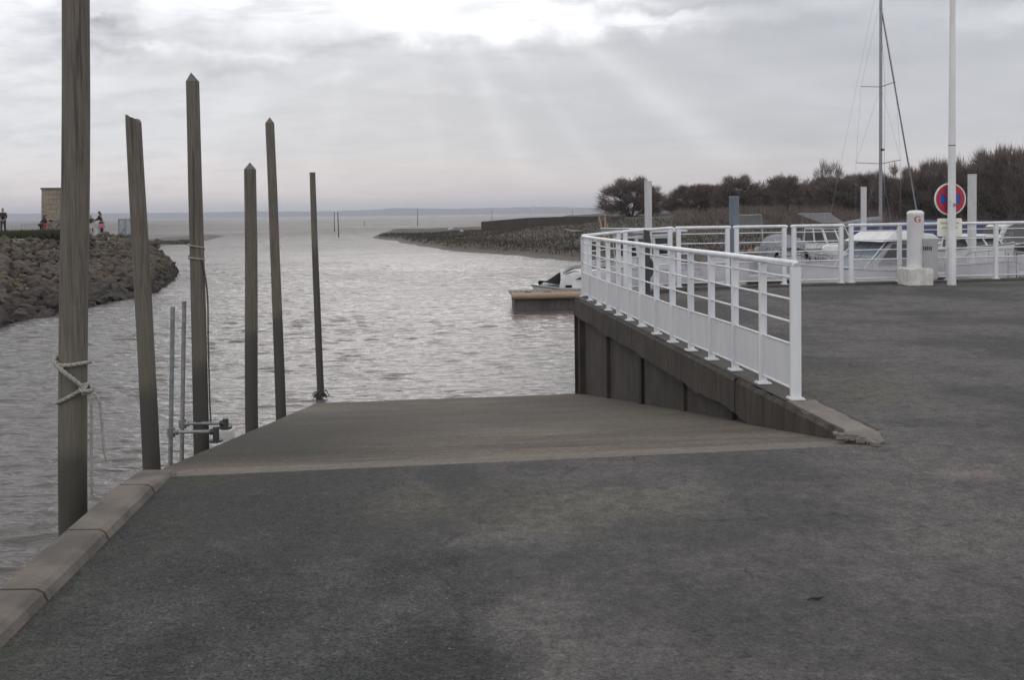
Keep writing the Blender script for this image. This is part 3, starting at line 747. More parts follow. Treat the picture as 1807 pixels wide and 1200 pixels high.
rp2 = thing('mooring_rope', on_pile(2, zy(448, 8.5, 345), -PI / 2, .02), 'thin rope wound twice round the tallest pointed pile with a long loose tail', 'rope')
ro = rp2.location.copy(); mb = MB(); rr = .066
z1, z2, z3, z4 = zy(430, 8.45, 345), zy(438, 8.45, 345), zy(452, 8.45, 345), zy(459, 8.45, 345)
pts = [on_pile(2, z1 + (z2 - z1) * k / 10, R(-180 + 18 * k), .006, rr) for k in range(11)] + [on_pile(2, z2 + (z3 - z2) * k / 10, R(18 * k), .006, rr) for k in range(1, 11)] + [on_pile(2, z3 + (z4 - z3) * k / 10, R(-180 + 18 * k), .006, rr) for k in range(1, 11)] + [on_pile(2, z4 + .003 * k, R(36 * k), .006, rr) for k in range(1, 8)]
rope_tube(mb, [p - ro for p in pts], .0085)
mb.build('turns', M['rope'], rp2)
tl = MB(); rope_tube(tl, [on_pile(2, z4, R(-30), .015, rr) - ro, D(366, 520, 8.5) - ro, D(367.5, 600, 8.5) - ro, D(370, 700, 8.5) - ro, D(372, 745, 8.5) - ro], .008)
tl.build('hanging_end', M['rope_dark'], rp2)

# steel pipes held by two brackets on the ramp edge
def on_ramp(x, y):
    d = ray(x, y); lo, hi = .5, 40
    for _ in range(60):
        t = (lo + hi) / 2; p = Vector((0, 0, EYE)) + d * t
        if p.z > rz_(p.x, p.y): lo = t
        else: hi = t
    return p
def pipe_guide(px, ytop, ybot, by, pxb, pyb, white, label):
    foot = on_ramp(pxb, pyb); dist = foot.y
    root = thing('pipe_guide', foot, label, 'pipe guide', 'steel pipe guides on the ramp edge')
    o = foot; top = D(px + 4, ytop, dist); bot = D(px, ybot, dist); d = (bot - top).normalized(); low_ = top + d * ((top.z + 3.0) / -d.z)
    s = MB(); s.tube([top - o, low_ - o], .0195, 12); s.build('pipe', M['steel'], root)
    jt = D(px + 1, by, dist) - o; e = D(pxb - 2, by - 1, dist) - o
    s = MB(); s.tube([jt, e], .0165, 12); s.build('arm', M['steel'], root)
    s = MB(); s.tube([jt + Vector((0, 0, -.042)), jt + Vector((0, 0, .042))], .034, 12); s.tube([jt + Vector((.005, 0, 0)), jt + Vector((.06, 0, 0))], .026, 12); s.build('clamp', M['steel'], root)
    s = MB(); s.tube([e + Vector((-.05, 0, 0)), e + Vector((.012, 0, 0))], .028, 12); s.tube([e + Vector((0, 0, .045)), Vector((e.x, e.y, -.01))], .028, 12)
    s.lathe([(.06, 0), (.06, .015)], (e.x, e.y, max(-.005, white)), 16)
    s.build('elbow', M['greymetal'], root)
    if white:
        s = MB(); s.box((e.x + .005, e.y, white / 2 - .01), (.13, .13, white)); s.build('footing', M['block'], root, bevel=.006)
    return root
pipe_guide(321, 531, 795, 748, 400, 772, .09, 'slightly taller galvanised pipe held by an arm from the white footing')
pipe_guide(301, 541, 800, 763, 383, 779, 0, 'shorter left galvanised pipe, its arm ending in a dark elbow on the ramp')

# ------------------------------------------------------------------ white railings
def railing(name, posts, z0s, label, cat, group, sheet, widths, alt, endw=None, over=.10):
    """posts: base points; flat bars set across the line, round rods, perforated lower sheets"""
    o = Vector((posts[0].x, posts[0].y, z0s[0])); root = thing(name, o, label, cat, group)
    B_ = [Vector((p.x, p.y, z)) - o for p, z in zip(posts, z0s)]
    n = len(B_)
    def dirat(i):
        v = B_[min(i + 1, n - 1)] - B_[max(i - 1, 0)]; v.z = 0; return v.normalized()
    hr = MB(); d0, d1 = dirat(0), dirat(n - 1)
    pts = [B_[0] - d0 * (over) + Vector((0, 0, 1.085))] + [B_[0] - d0 * (over - .03) + Vector((0, 0, 1.10))] + [b + Vector((0, 0, 1.10)) for b in B_] + [B_[-1] + d1 * (over - .03) + Vector((0, 0, 1.10)), B_[-1] + d1 * over + Vector((0, 0, 1.085))]
    hr.tube(pts, .030, 12); hr.build('handrail', M['white'], root)
    for i, b in enumerate(B_):
        d = dirat(i); a = math.atan2(d.y, d.x); wdt = widths[i]
        s = MB(); s.box(b + Vector((0, 0, .54)), (alt or (.016 if wdt < .08 else .03), wdt, 1.07), rz=a); ps = s.build('post', M['white'], root, bevel=.003)
        s = MB(); s.box(b + Vector((0, 0, .006)), (.11, .12, .012), rz=a)
        for sx_ in (-1, 1):
            for sy_ in (-1, 1):
                q_ = b + Matrix.Rotation(a, 3, 'Z') @ Vector((sx_ * .04, sy_ * .045, .012)); s.lathe([(.009, 0), (.009, .008)], q_, 6, False)
        s.build('base_plate', M['white'], ps)
    for h in (.985, .805, .62):
        s = MB(); s.tube([b + Vector((0, 0, h)) for b in B_], .0105, 8); s.build('rail', M['white'], root)
    for i in range(n - 1):
        a, b = B_[i], B_[i + 1]; d = (b - a); d.z = 0; nr = Vector((-d.y, d.x, 0)).normalized(); e = d.normalized() * .012
        s = MB(); q0 = [a + e + Vector((0, 0, .08)), b - e + Vector((0, 0, .08)), b - e + Vector((0, 0, .435)), a + e + Vector((0, 0, .435))]
        s.slab([p - nr * .001 for p in q0], nr, .002)
        pn = s.build('panel', sheet, root)
        for zf in (.438, .075): s = MB(); s.tube([a + e + Vector((0, 0, zf)), b - e + Vector((0, 0, zf))], .0105, 8); s.build('frame_rod', M['white'], pn)
    return root
bp_px = [(1404, 707), (1347, 679), (1297, 655), (1256, 636), (1220, 621), (1187, 606), (1160, 592), (1133, 577), (1111, 567), (1092, 558), (1074, 549), (1057, 540), (1041, 531.5), (1029, 524)]
bp = [P(x, y) for x, y in bp_px]
# even the spacing along the smooth line
for i in range(1, len(bp) - 1): bp[i] = (bp[i - 1] + bp[i] * 2 + bp[i + 1]) / 4
nb = len(bp); wds = [.088] + [.068] * 6 + [.09] + [.068] * (nb - 3)
wds = wds[:nb]; wds[7] = .085
bal = railing('balustrade', bp, [.012] * nb, 'long white metal railing with lower sheets running along the ramp wall', 'railing', None, M['sheet_near'], wds, .03, over=.02)

def onfence(x):
    """point on the far fence line for photo column x"""
    base = WF + fn * -.12 + fd * .12
    lo, hi = -1.0, 60.0
    for _ in range(50):
        t = (lo + hi) / 2; p = base + fd * t; pr = CR.transposed() @ (Vector((p.x, p.y, .12)) - Vector((0, 0, EYE)))
        X = CX + F * pr.x / -pr.z
        if X < x: lo = t
        else: hi = t
    return base + fd * t
secs_ = [([1034, 1092], [.03, .08], 'short white railing section turning the corner from the ramp wall'),
         ([1104, 1183], [.09, KH], 'narrow white railing section behind the dark grey quay post'),
         ([1198, 1284], [KH, KH], 'white railing section just left of the blue-grey steel pile'),
         ([1300, 1384], [KH, KH], 'white railing section just right of the blue-grey steel pile'),
         ([1401, 1484], [KH, KH], 'white railing section in front of the boat with a lettered stern'),
         ([1502, 1587, 1673, 1757, 1841], [KH] * 5, 'long white railing section behind the G bollard and the no stopping sign'),
         ([1858, 1945], [KH] * 2, 'white railing section at the right edge of the photo')]
for xs, zs, lab in secs_:
    pts_ = [onfence(x) for x in xs]
    railing('railing_section', pts_, zs, lab, 'railing', 'white railing sections on the far quay edge', M['sheet_far'], [.05] * len(xs), .080, over=.06)

# ------------------------------------------------------------------ things on the quay
# bollard on its concrete block
bl = G(1615, 503); k = bl.y / F
rt = thing('service_bollard', bl, 'white rounded cylinder bollard marked with a red G on a concrete block', 'bollard')
s = MB(); s.box((0, 0, .165), (.48, .48, .33)); s.build('block', M['block'], rt, bevel=.02)
s = MB(); rb_ = .148
s.lathe([(rb_ - .005, .33), (rb_, .345), (rb_, 1.33), (rb_ + .002, 1.335)], seg=40); s.build('column', M['bollard'], rt)
s = MB(); s.lathe([(rb_ + .004, 1.335), (rb_ + .004, 1.36), (rb_ - .01, 1.385), (rb_ - .05, 1.405), (.001, 1.412)], seg=40); s.build('cap', M['bollard'], rt)
def wrap_text(name, body, size, mt, parent, rad, z, ang):
    o = text_mesh(name, body, size, mt, parent, Matrix.Identity(4), ext=.001, bold=True)
    for v in o.data.vertices:
        a = ang + v.co.x / rad; zz = v.co.y + z; r__ = rad + .0015 + v.co.z
        v.co = Vector((r__ * math.sin(a), -r__ * math.cos(a), zz))
    return o
wrap_text('letter_g', 'G', .17, M['red_paint'], rt, rb_, 1.235, -.15)
# ribbed bin behind it
bn = D(1639, 480, 16.95); bn = Vector((bn.x, bn.y, .10))
rt = thing('litter_bin', bn, 'grey ribbed litter bin standing behind the G bollard', 'bin')
s = MB(); r0 = .15; seg = 36; vs = []; prof = [(.9, .1), (1.0, .13), (1.0, .86), (.97, .88)]
for rr_, z in prof:
    for k_ in range(seg * 2):
        a = PI * k_ / seg; q_ = r0 * rr_ * (1 - (.06 if k_ % 4 < 2 else 0)); vs.append((q_ * math.cos(a), q_ * math.sin(a), z))
m_ = seg * 2; s.add(vs, [(i * m_ + k_, i * m_ + (k_ + 1) % m_, (i + 1) * m_ + (k_ + 1) % m_, (i + 1) * m_ + k_) for i in range(3) for k_ in range(m_)] + [tuple(range(3 * m_, 4 * m_))])
s.build('body', M['gel_d'], rt)
s = MB(); s.lathe([(.02, 0), (.02, .11)], (0, 0, 0), 10); s.lathe([(.1, 0), (.1, .02)], (0, 0, 0), 16); s.build('foot', M['greymetal'], rt)
for k_ in range(5):
    s = MB(); a = -PI / 2 + (-1.05 + k_ * .22); s.box((r0 * 1.0 * math.cos(a), r0 * 1.0 * math.sin(a), .70), (.006, .016, .07), rz=a); s.build('slot', M['black'], rt)
# lamp post with a round no stopping sign on its far side
pb = G(1679, 503)
rt = thing('lamp_post', pb, 'tall slim white metal post rising out of the top of the photo', 'post')
s = MB(); hh = 8.0
s.lathe([(.080, 0), (.080, .9), (.074, 1.0), (.062, 3.0), (.045, 6.0), (.036, hh)], (0, 0, 0), 10, smooth=False); s.build('shaft', M['bollard'], rt)
s = MB(); s.lathe([(.086, -.002), (.086, .02)], (0, 0, 0), 10); s.build('base_ring', M['block'], rt)
s = MB(); s.lathe([(.066, 2.6), (.066, 2.615)], (0, 0, 0), 10); s.build('clamp_band', M['greymetal'], rt)
for z in (1.42, 1.44):
    pass
s = MB(); s.box((.02, -.078, 1.50), (.05, .004, .06)); s.box((-.055, -.06, 1.56), (.03, .004, .012), rz=-.6); s.build('sticker_remains', M['steel'], rt)
sc_ = D(1677, 351, pb.y + .11); so = Vector((sc_.x, sc_.y, sc_.z))
SA = R(4)
rs = thing('no_stopping_sign', so, 'round blue and red no stopping sign with a white rim fixed behind the tall post', 'sign')
rs.rotation_euler = (0, 0, SA)
def disc(mb, r, y, th=.002, seg=48, r_in=None):
    if r_in is None:
        mb.add([(r * math.cos(2 * PI * k / seg), y, r * math.sin(2 * PI * k / seg)) for k in range(seg)] + [(r * math.cos(2 * PI * k / seg), y + th, r * math.sin(2 * PI * k / seg)) for k in range(seg)],
               [tuple(range(seg)), tuple(range(seg, 2 * seg))[::-1]] + [(k, (k + 1) % seg, (k + 1) % seg + seg, k + seg) for k in range(seg)])
    else:
        mb.add([(q_ * math.cos(2 * PI * k / seg), yy, q_ * math.sin(2 * PI * k / seg)) for yy in (y, y + th) for q_ in (r_in, r) for k in range(seg)],
               [(k, (k + 1) % seg, (k + 1) % seg + seg, k + seg) for k in range(seg)] + [(k + seg, (k + 1) % seg + seg, (k + 1) % seg + 3 * seg, k + 3 * seg) for k in range(seg)] + [(k + 2 * seg, (k + 1) % seg + 2 * seg, (k + 1) % seg + 3 * seg, k + 3 * seg) for k in range(seg)])
s = MB(); disc(s, .305, 0, .02); s.build('rim', M['white'], rs)
s = MB(); disc(s, .278, -.003, .002); s.build('blue_field', M['sign_blue'], rs)
s = MB(); disc(s, .278, -.006, .002, r_in=.205); s.build('red_ring', M['red_paint'], rs)
s = MB()
for a in (PI / 4, -PI / 4):
    c, sn_ = math.cos(a), math.sin(a); l_, w_ = .215, .034
    s.slab([Vector((c * u - sn_ * v, -.0085 - (.001 if a > 0 else 0), sn_ * u + c * v)) for u, v in ((-l_, -w_), (l_, -w_), (l_, w_), (-l_, w_))], (0, 1, 0), .0015)
s.build('cross', M['red_paint'], rs)
pl = D(1676, 401, pb.y + .11)
rp_ = thing('notice_plate', pl, 'small cream rectangular notice under the round sign, its lettering faded', 'sign')
rp_.rotation_euler = (0, 0, SA)
s = MB(); W_, H_, rc_ = .24, .17, .035; ring = []
for cx_, cz_, a0_ in ((W_ - rc_, H_ - rc_, 0), (-W_ + rc_, H_ - rc_, 90), (-W_ + rc_, -H_ + rc_, 180), (W_ - rc_, -H_ + rc_, 270)):
    for k_ in range(6): a = R(a0_ + 18 * k_); ring.append(Vector((cx_ + rc_ * math.cos(a), 0, cz_ + rc_ * math.sin(a))))
s.slab(ring, (0, 1, 0), .012); s.build('plate', M['cream_plate'], rp_)
TX = Matrix.Rotation(PI / 2, 4, 'X')
text_mesh('lettering', 'Stationnement', .062, M['faded_print'], rp_, Matrix.Translation((0, -.003, .085)) @ TX)
text_mesh('lettering', 'sur les quais', .062, M['faded_print'], rp_, Matrix.Translation((0, -.003, .0)) @ TX)
# dark quay post by the fence corner
qp = P(1143, 522, 0)
rt = thing('quay_post', qp, 'dark grey metal post with a wedge shaped head behind the ramp railing', 'post')
s = MB(); s.box((0, 0, .60), (.085, .10, 1.2)); s.build('column', M['greymetal'], rt, bevel=.01)
s = MB(); s.hexa([(-.07, -.06, .95), (.07, -.06, .95), (.07, .06, .95), (-.07, .06, .95)], [(-.06, -.06, 1.23), (.03, -.06, 1.20), (.03, .06, 1.20), (-.06, .06, 1.23)]); s.build('head', M['greymetal'], rt, bevel=.015)
s = MB(); s.tube([(.03, -.02, .68), (.07, -.02, .62), (.085, -.02, .50), (.06, -.02, .40), (.02, -.02, .36)], .035, 10); s.build('handle', M['greymetal'], rt)
# fallen stick on the asphalt
st = P(1440, 1058, .008)
s = MB(); s.tube([(-.037, 0, 0), (-.015, .004, .004), (.01, -.003, .003), (.035, .006, .004)], [.003, .005, .0055, .003], 7); s.tube([(.005, 0, .003), (.02, -.006, .01)], [.003, .002], 5)
o = s.build('stick', M['twigblack'], label='small dark stick lying on the asphalt at front right', category='stick'); o.location = st; o.rotation_euler = (0, 0, .15)

# ------------------------------------------------------------------ rock jetty on the left
TOP = [Vector((-40, 8, .75)), Vector((-34, 22, .7)), P(-60, 425, .65), P(0, 424, .6), P(90, 419, .55), P(170, 416, .48), P(236, 416, .40), P(268, 441, -.3), P(292, 458, -.9)]
TOE = [Vector((-22, -4, WZ)), Vector((-18, 12, WZ)), P(-80, 590, WZ), P(0, 569, WZ), P(110, 549, WZ), P(170, 533, WZ), P(236, 522, WZ), P(284, 503, WZ), P(302, 482, WZ)]
def cat_(pts, n):
    out = []
    for i in range(len(pts) - 1):
        p0, p1, p2, p3 = pts[max(i - 1, 0)], pts[i], pts[i + 1], pts[min(i + 2, len(pts) - 1)]
        for k in range(n):
            t = k / n; out.append(.5 * ((2 * p1) + (p2 - p0) * t + (2 * p0 - 5 * p1 + 4 * p2 - p3) * t * t + (3 * p1 - p0 - 3 * p2 + p3) * t ** 3))
    return out + [pts[-1]]
tp_, to_ = cat_(TOP, 6), cat_(TOE, 6)
BACK = [p + Vector((-7, 5, 0)) for p in tp_]
j = MB(); rows = []
for a, b, c in zip(to_, tp_, BACK):
    b0 = Vector((a.x, a.y, -3)) + (a - b) * .1
    c2 = c + Vector((-7, 5, 0)); c2.z = -3
    rows.append([b0, a, a.lerp(b, .33), a.lerp(b, .66), b, c, c2])
nn = 7
j.add([p for r in rows for p in r], [(i * nn + k, i * nn + k + 1, (i + 1) * nn + k + 1, (i + 1) * nn + k) for i in range(len(rows) - 1) for k in range(nn - 1)] + [tuple(range(nn)), tuple((len(rows) - 1) * nn + k for k in range(nn))], True)
j.build('jetty', M['stone_dark'], kind='structure')
rk = MB()
ico = bmesh.new(); bmesh.ops.create_icosphere(ico, subdivisions=1, radius=1); IV = [v.co.copy() for v in ico.verts]; IF = [[v.index for v in f.verts] for f in ico.faces]; ico.free()
def rock(mb, c, s_, flat=.6):
    M_ = Matrix.Rotation(rnd.random() * 6.3, 3, 'Z') @ Matrix.Rotation(rnd.uniform(-.7, .7), 3, 'X') @ Matrix.Rotation(rnd.uniform(-.7, .7), 3, 'Y')
    sd_ = Vector((rnd.random() * 99, 0, 0)); ax = Vector((rnd.uniform(.8, 1.3), rnd.uniform(.7, 1.1), rnd.uniform(.4, .75)))
    vs = []
    for v in IV:
        q_ = v * (1 + .35 * noise.noise(v * 1.3 + sd_))
        # squash towards a box so faces read as broken stone
        m_ = max(abs(q_.x), abs(q_.y), abs(q_.z)); q_ = q_.lerp(q_ / m_ * .85, .55)
        vs.append(c + M_ @ Vector((q_.x * ax.x, q_.y * ax.y, q_.z * ax.z)) * s_)
    mb.add(vs, IF)
for i in range(12, len(to_)):
    a, b = to_[i], tp_[i]; a2, b2 = to_[min(i + 1, len(to_) - 1)], tp_[min(i + 1, len(to_) - 1)]
    seg_ = (a2 - a).length + .3
    for _ in range(int(100 + seg_ * 18)):
        u = rnd.random(); t_ = rnd.uniform(-.04, 1.0); p = a.lerp(a2, u).lerp(b.lerp(b2, u), t_)
        s_ = rnd.choice((rnd.uniform(.12, .28), rnd.uniform(.2, .5))) * (.95 - .4 * t_); rock(rk, p + Vector((0, 0, rnd.uniform(-.1, .12))), s_)
endt, ende = tp_[-13], to_[-1]
for _ in range(120):
    u = rnd.random(); p = tp_[-13 + int(u * 12)].lerp(to_[-1], rnd.random() * .8); rock(rk, p + Vector((rnd.uniform(-.6, .3), rnd.uniform(-.5, .5), rnd.uniform(-.5, .05))), rnd.uniform(.25, .5))
rk.build('riprap', M['rock'], kind='stuff', label='brown boulders covering the slope of the jetty', )
# grass strip and pale path edge along the jetty top
def blades(mb, pts_fn, n, h, w_):
    for _ in range(n):
        p = pts_fn(); a = rnd.random() * 6.3; hh_ = h * rnd.uniform(.5, 1.3); l_ = Vector((math.cos(a), math.sin(a), 0)); t_ = Vector((rnd.uniform(-.4, .4), rnd.uniform(-.4, .4), 1)) * hh_
        o_ = len(mb.v); mb.v += [p - l_ * w_, p + l_ * w_, p + t_]; mb.f.append([o_, o_ + 1, o_ + 2]); mb.sm.append(False)
gs = MB(); gs.fixn = False
def gp():
    u = rnd.uniform(-60, 150); v = rnd.random(); p = P(u, 422 - v * 4 - u * .02, .56); p.z = .55 + rnd.uniform(0, .15); return p
blades(gs, gp, 16000, .28, .035)
gs.build('grass_verge', M['grass'], kind='stuff')
# low mud bank and rock line beyond the jetty
def mudflat(name, poly, h, m='mud'):
    mb = MB(); c = sum(poly, Vector()) / len(poly); n = len(poly); rings = [poly, [p.lerp(c, .25) + Vector((0, 0, h)) for p in poly], [p.lerp(c, .6) + Vector((0, 0, h * 1.2)) for p in poly]]
    vs = [p for r in rings for p in r] + [c + Vector((0, 0, h * 1.2))]
    mb.add(vs, [(i * n + k, i * n + (k + 1) % n, (i + 1) * n + (k + 1) % n, (i + 1) * n + k) for i in range(2) for k in range(n)] + [(2 * n + k, 2 * n + (k + 1) % n, 3 * n) for k in range(n)], True)
    return mb.build(name, M[m], kind='structure')
mudflat('mudflat', [P(x, y, WZ - .03) for x, y in ((240, 441), (262, 438), (300, 434), (345, 430), (372, 424), (402, 416), (372, 413), (330, 416), (268, 420), (236, 424))], .10)
rl = MB()
for _ in range(520):
    u = rnd.random(); rock(rl, P(255 + 88 * u, 430.5 - 1.5 * u + rnd.uniform(-1.5, 1.5), WZ) + Vector((0, 0, rnd.uniform(-.1, .15))), rnd.uniform(.25, .5))
rl.build('rock_line', M['rock'], kind='stuff')
# stone tower on the jetty
tb = P(103, 411.5, .55); td = tb.y
def tower_pt(): return tb
rt = thing('stone_tower', tb, 'square pale stone tower with a dark cap standing on the rock jetty', 'tower')
s = MB(); hw, hw2, H_ = .92, .84, 3.16
n_c = 9
for i in range(n_c):
    z0, z1 = H_ * i / n_c, H_ * (i + 1) / n_c - .012; w0 = hw + (hw2 - hw) * z0 / H_ + rnd.uniform(-.006, .006); w1 = hw + (hw2 - hw) * z1 / H_ + rnd.uniform(-.006, .006)
    xs = [-1, rnd.uniform(-.5, -.1), rnd.uniform(.1, .6), 1]
    for a, b in zip(xs[:-1], xs[1:]):
        e = .008; d_ = rnd.uniform(0, .02)
        s.hexa([(a * w0 + e, -w0 - d_, z0), (b * w0 - e, -w0 - d_, z0), (b * w0 - e, w0, z0), (a * w0 + e, w0, z0)], [(a * w1 + e, -w1 - d_, z1), (b * w1 - e, -w1 - d_, z1), (b * w1 - e, w1, z1), (a * w1 + e, w1, z1)])
s.build('masonry', M['stone'], rt)
s = MB(); s.box((0, 0, H_ + .05), (hw2 * 2 + .1, hw2 * 2 + .1, .14)); s.build('capstone', M['stone_dark'], rt, bevel=.02)
rt.rotation_euler = (0, 0, .25)
# bench slab, gate, low rail
bq = P(167, 412, .50)
rt = thing('picnic_table', bq, 'low pale table with side boards beside the woman in pink on the jetty', 'table')
s = MB(); s.box((0, 0, .72), (1.05, .6, .05)); s.build('tabletop', M['gel_d'], rt, bevel=.01)
s = MB(); s.box((0, -.29, .54), (1.0, .04, .32)); s.build('side_board', M['gel_d'], rt)
for sx_ in (-.42, .42): s = MB(); s.rod((sx_, 0, 0), (sx_, 0, .70), .06, .5); s.build('leg', M['gel_d'], rt)
gq = P(221, 416.5, .42)
rt = thing('metal_gate', gq, 'grey metal gate frame with a diagonal brace at the end of the jetty path', 'gate')
for x in (-.42, .0, .42): s = MB(); s.rod((x, 0, 0), (x, 0, 1.08), .05, .05); s.build('upright', M['steel'], rt)
s = MB(); s.rod((-.44, 0, 1.1), (.44, 0, 1.1), .05, .05); s.build('top_rail', M['steel'], rt)
s = MB(); s.rod((-.42, -.02, .02), (.0, -.02, .55), .05, .04); s.build('brace', M['steel'], rt)
s = MB(); s.box((0, .03, .56), (.84, .01, 1.02)); s.build('mesh', mat_sheet('gate_mesh', .45, (.30, .34, .38)), rt)
lq = P(52, 412, .56)
rt = thing('low_railing', lq, 'faint low grey railing on the jetty left of the stone tower', 'railing')
for k in range(7): s = MB(); s.rod((-.55 + k * .19, 0, 0), (-.55 + k * .19, 0, .62), .02, .02); s.build('baluster', M['steel'], rt)
s = MB(); s.rod((-.6, 0, .64), (.62, 0, .70), .03, .03); s.build('top_rail', M['steel'], rt)
s = MB(); s.rod((-.6, 0, .12), (.62, 0, .16), .03, .03); s.build('bottom_rail', M['steel'], rt)
# bicycle leaning on the tower
bk = P(98, 414, .55); bk.y = tb.y - 1.6; bk.x = D(96, 400, bk.y).x
rt = thing('bicycle', bk, 'dark bicycle leaning against the foot of the stone tower', 'bicycle')
for x in (-.5, .5):
    s = MB(); s.tube([(x + .33 * math.cos(2 * PI * k / 20), 0, .34 + .33 * math.sin(2 * PI * k / 20)) for k in range(20)], .022, 6, closed=True)
    wq = s.build('wheel', M['black'], rt)
    s = MB()
    for k in range(8): s.rod((x, 0, .34), (x + .32 * math.cos(PI * k / 4), 0, .34 + .32 * math.sin(PI * k / 4)), .006, .006)
    s.build('spokes', M['steel'], wq)
s = MB(); BB = (-.08, 0, .30); ST = (-.2, 0, .85); HD = (.34, 0, .82)
for a, b in ((BB, ST), (BB, (.36, 0, .70)), ((-.18, 0, .78), HD), (BB, (-.5, 0, .34)), ((-.18, 0, .76), (-.5, 0, .34)), ((.5, 0, .34), (.32, 0, .98))): s.tube([a, b], .018, 6)
s.build('frame', M['greymetal'], rt)
s = MB(); s.tube([(-.32, 0, .90), (-.2, 0, .92), (-.06, 0, .90)], [.06, .05, .02], 8); s.build('saddle', M['black'], rt)
s = MB(); s.tube([(.40, -.26, 1.0), (.30, -.1, 1.02), (.30, .1, 1.02), (.40, .26, 1.0)], .014, 6); s.build('handlebar', M['greymetal'], rt)

# ------------------------------------------------------------------ people
def skin_mesh(name, nodes, edges, m, parent, sub=1):
    me = bpy.data.meshes.new(name); me.from_pydata([n_[0] for n_ in nodes], edges, []); me.update()
    o = bpy.data.objects.new(name, me); COL.objects.link(o)
    o.modifiers.new('skin', 'SKIN')
    if not me.skin_vertices: me.attributes  # layer is created with the modifier
    sv = me.skin_vertices[0].data if me.skin_vertices else None
    if sv is None: return None
    for v, n_ in zip(sv, nodes):
        r_ = n_[1]; v.radius = (r_, r_) if not isinstance(r_, tuple) else r_
    sv[0].use_root = True
    sb = o.modifiers.new('sub', 'SUBSURF'); sb.levels = sub; sb.render_levels = sub
    dg = bpy.context.evaluated_depsgraph_get(); me2 = bpy.data.meshes.new_from_object(o.evaluated_get(dg))
    bpy.data.objects.remove(o); me2.name = name; me2.materials.clear(); me2.materials.append(m)
    for p in me2.polygons: p.use_smooth = True
    ob = bpy.data.objects.new(name, me2); COL.objects.link(ob); ob.parent = parent
    return ob
def person(loc, rz, label, height=1.75, legs=((.10, .02), (-.10, -.02)), lean=0.0, arms=None, jacket='dark_cloth', trousers='jeans', hair_long=False, skirt=None, crouch=0.0):
    root = thing('person', loc, label, 'person', None, rz); k = height / 1.75
    root.scale = (k, k, k)
    hipz = .93 - crouch
    def up(x, y, z):      # lean of the upper body about the hips
        dz = z - .93; return (x, y + math.sin(lean) * dz, hipz + math.cos(lean) * dz)
    N = []; E = []
    def nd(p, r, link=None):
        N.append((p, r)); i = len(N) - 1
        if link is not None: E.append((link, i))
        return i
    pel = nd(up(0, 0, .93), (.15, .11)); sp = nd(up(0, 0, 1.13), (.13, .10), pel); ch = nd(up(0, 0, 1.33), (.15, .11), sp); nk = nd(up(0, .01, 1.49), .055, ch)
    hb = nd(up(0, .02, 1.575), .07, nk); hm = nd(up(0, .025, 1.655), (.078, .095), hb); ht = nd(up(0, .02, 1.72), .055, hm)
    ns = nd(up(0, .125, 1.64), .012, hm)
    for sx_ in (-1, 1): nd(up(sx_ * .082, .01, 1.645), .014, hm)
    arms = arms or (((.27, .02, 1.17), (.28, .10, .93)), ((-.27, .02, 1.17), (-.28, .10, .93)))
    jn = [(up(0, 0, .90), (.175, .135)), (up(0, 0, 1.12), (.155, .12)), (up(0, 0, 1.34), (.175, .125)), (up(0, 0, 1.47), .075)]; je = [(0, 1), (1, 2), (2, 3)]
    for sx_, (el_, wr_) in zip((1, -1), arms):
        sh = nd(up(sx_ * .18, 0, 1.41), .055, ch); e_ = nd(up(*el_), .040, sh); w_ = nd(up(*wr_), .028, e_)
        W_ = Vector(up(*wr_)); dv = (W_ - Vector(up(*el_))).normalized(); sd_ = dv.cross(Vector((sx_, 0, 0))).normalized(); pm = W_ + dv * .06
        p_ = nd(tuple(pm), (.036, .02), w_)
        for q_, l_ in ((-.024, .055), (-.008, .07), (.008, .066), (.024, .05)):
            b_ = pm + dv * .035 + sd_ * q_; f1 = nd(tuple(b_), .009, p_); f2 = nd(tuple(b_ + dv * l_ * .55 - Vector((sx_ * .006, 0, 0))), .008, f1); nd(tuple(b_ + dv * l_ - Vector((sx_ * .02, 0, 0))), .007, f2)
        t1_ = nd(tuple(pm - dv * .02 + sd_ * .035), .010, p_); nd(tuple(pm + dv * .02 + sd_ * .055), .009, t1_)
        a_ = len(jn); jn += [(up(sx_ * .185, 0, 1.41), .075), (up(*el_), .058), (tuple(Vector(up(*wr_)) - dv * .02), .045)]; je += [(2, a_), (a_, a_ + 1), (a_ + 1, a_ + 2)]
    tn = [(up(0, 0, .97), (.165, .13))]; te_ = []
    for sx_, (fy, ky) in zip((1, -1), legs):
        hp = nd((sx_ * .09, 0, hipz - .05), .085, pel); kn_ = nd((sx_ * .10, ky + fy * .5 + crouch * .6, .50 - crouch * .4), .058, hp); an = nd((sx_ * .11, fy, .09), .040, kn_)
        nd((sx_ * .12, fy - .05, .035), .035, an); nd((sx_ * .12, fy + .14, .03), .032, an)
        a_ = len(tn); tn += [((sx_ * .09, 0, hipz - .05), .105), ((sx_ * .10, ky + fy * .5 + crouch * .6, .50 - crouch * .4), .075), ((sx_ * .11, fy, .13), .060)]; te_ += [(0, a_), (a_, a_ + 1), (a_ + 1, a_ + 2)]
    skin_mesh('body', N, E, M['skin'], root)
    skin_mesh('jacket', jn, je, M[jacket], root); skin_mesh('trousers', tn, te_, M[trousers], root)
    for sx_, (fy, ky) in zip((1, -1), legs):
        s = MB(); s.tube([(sx_ * .12, fy - .10, .05), (sx_ * .12, fy - .04, .05), (sx_ * .12, fy + .08, .045), (sx_ * .12, fy + .18, .035)], [.03, .05, .048, .03], 8); s.build('shoe', M['black'], root)
    h_ = [(up(0, -.03, 1.66), (.088, .085)), (up(0, 0, 1.73), (.078, .09)), (up(0, .05, 1.755), .045)]
    if hair_long: h_ = [(up(0, -.09, 1.42), .06), (up(0, -.09, 1.55), .075)] + h_
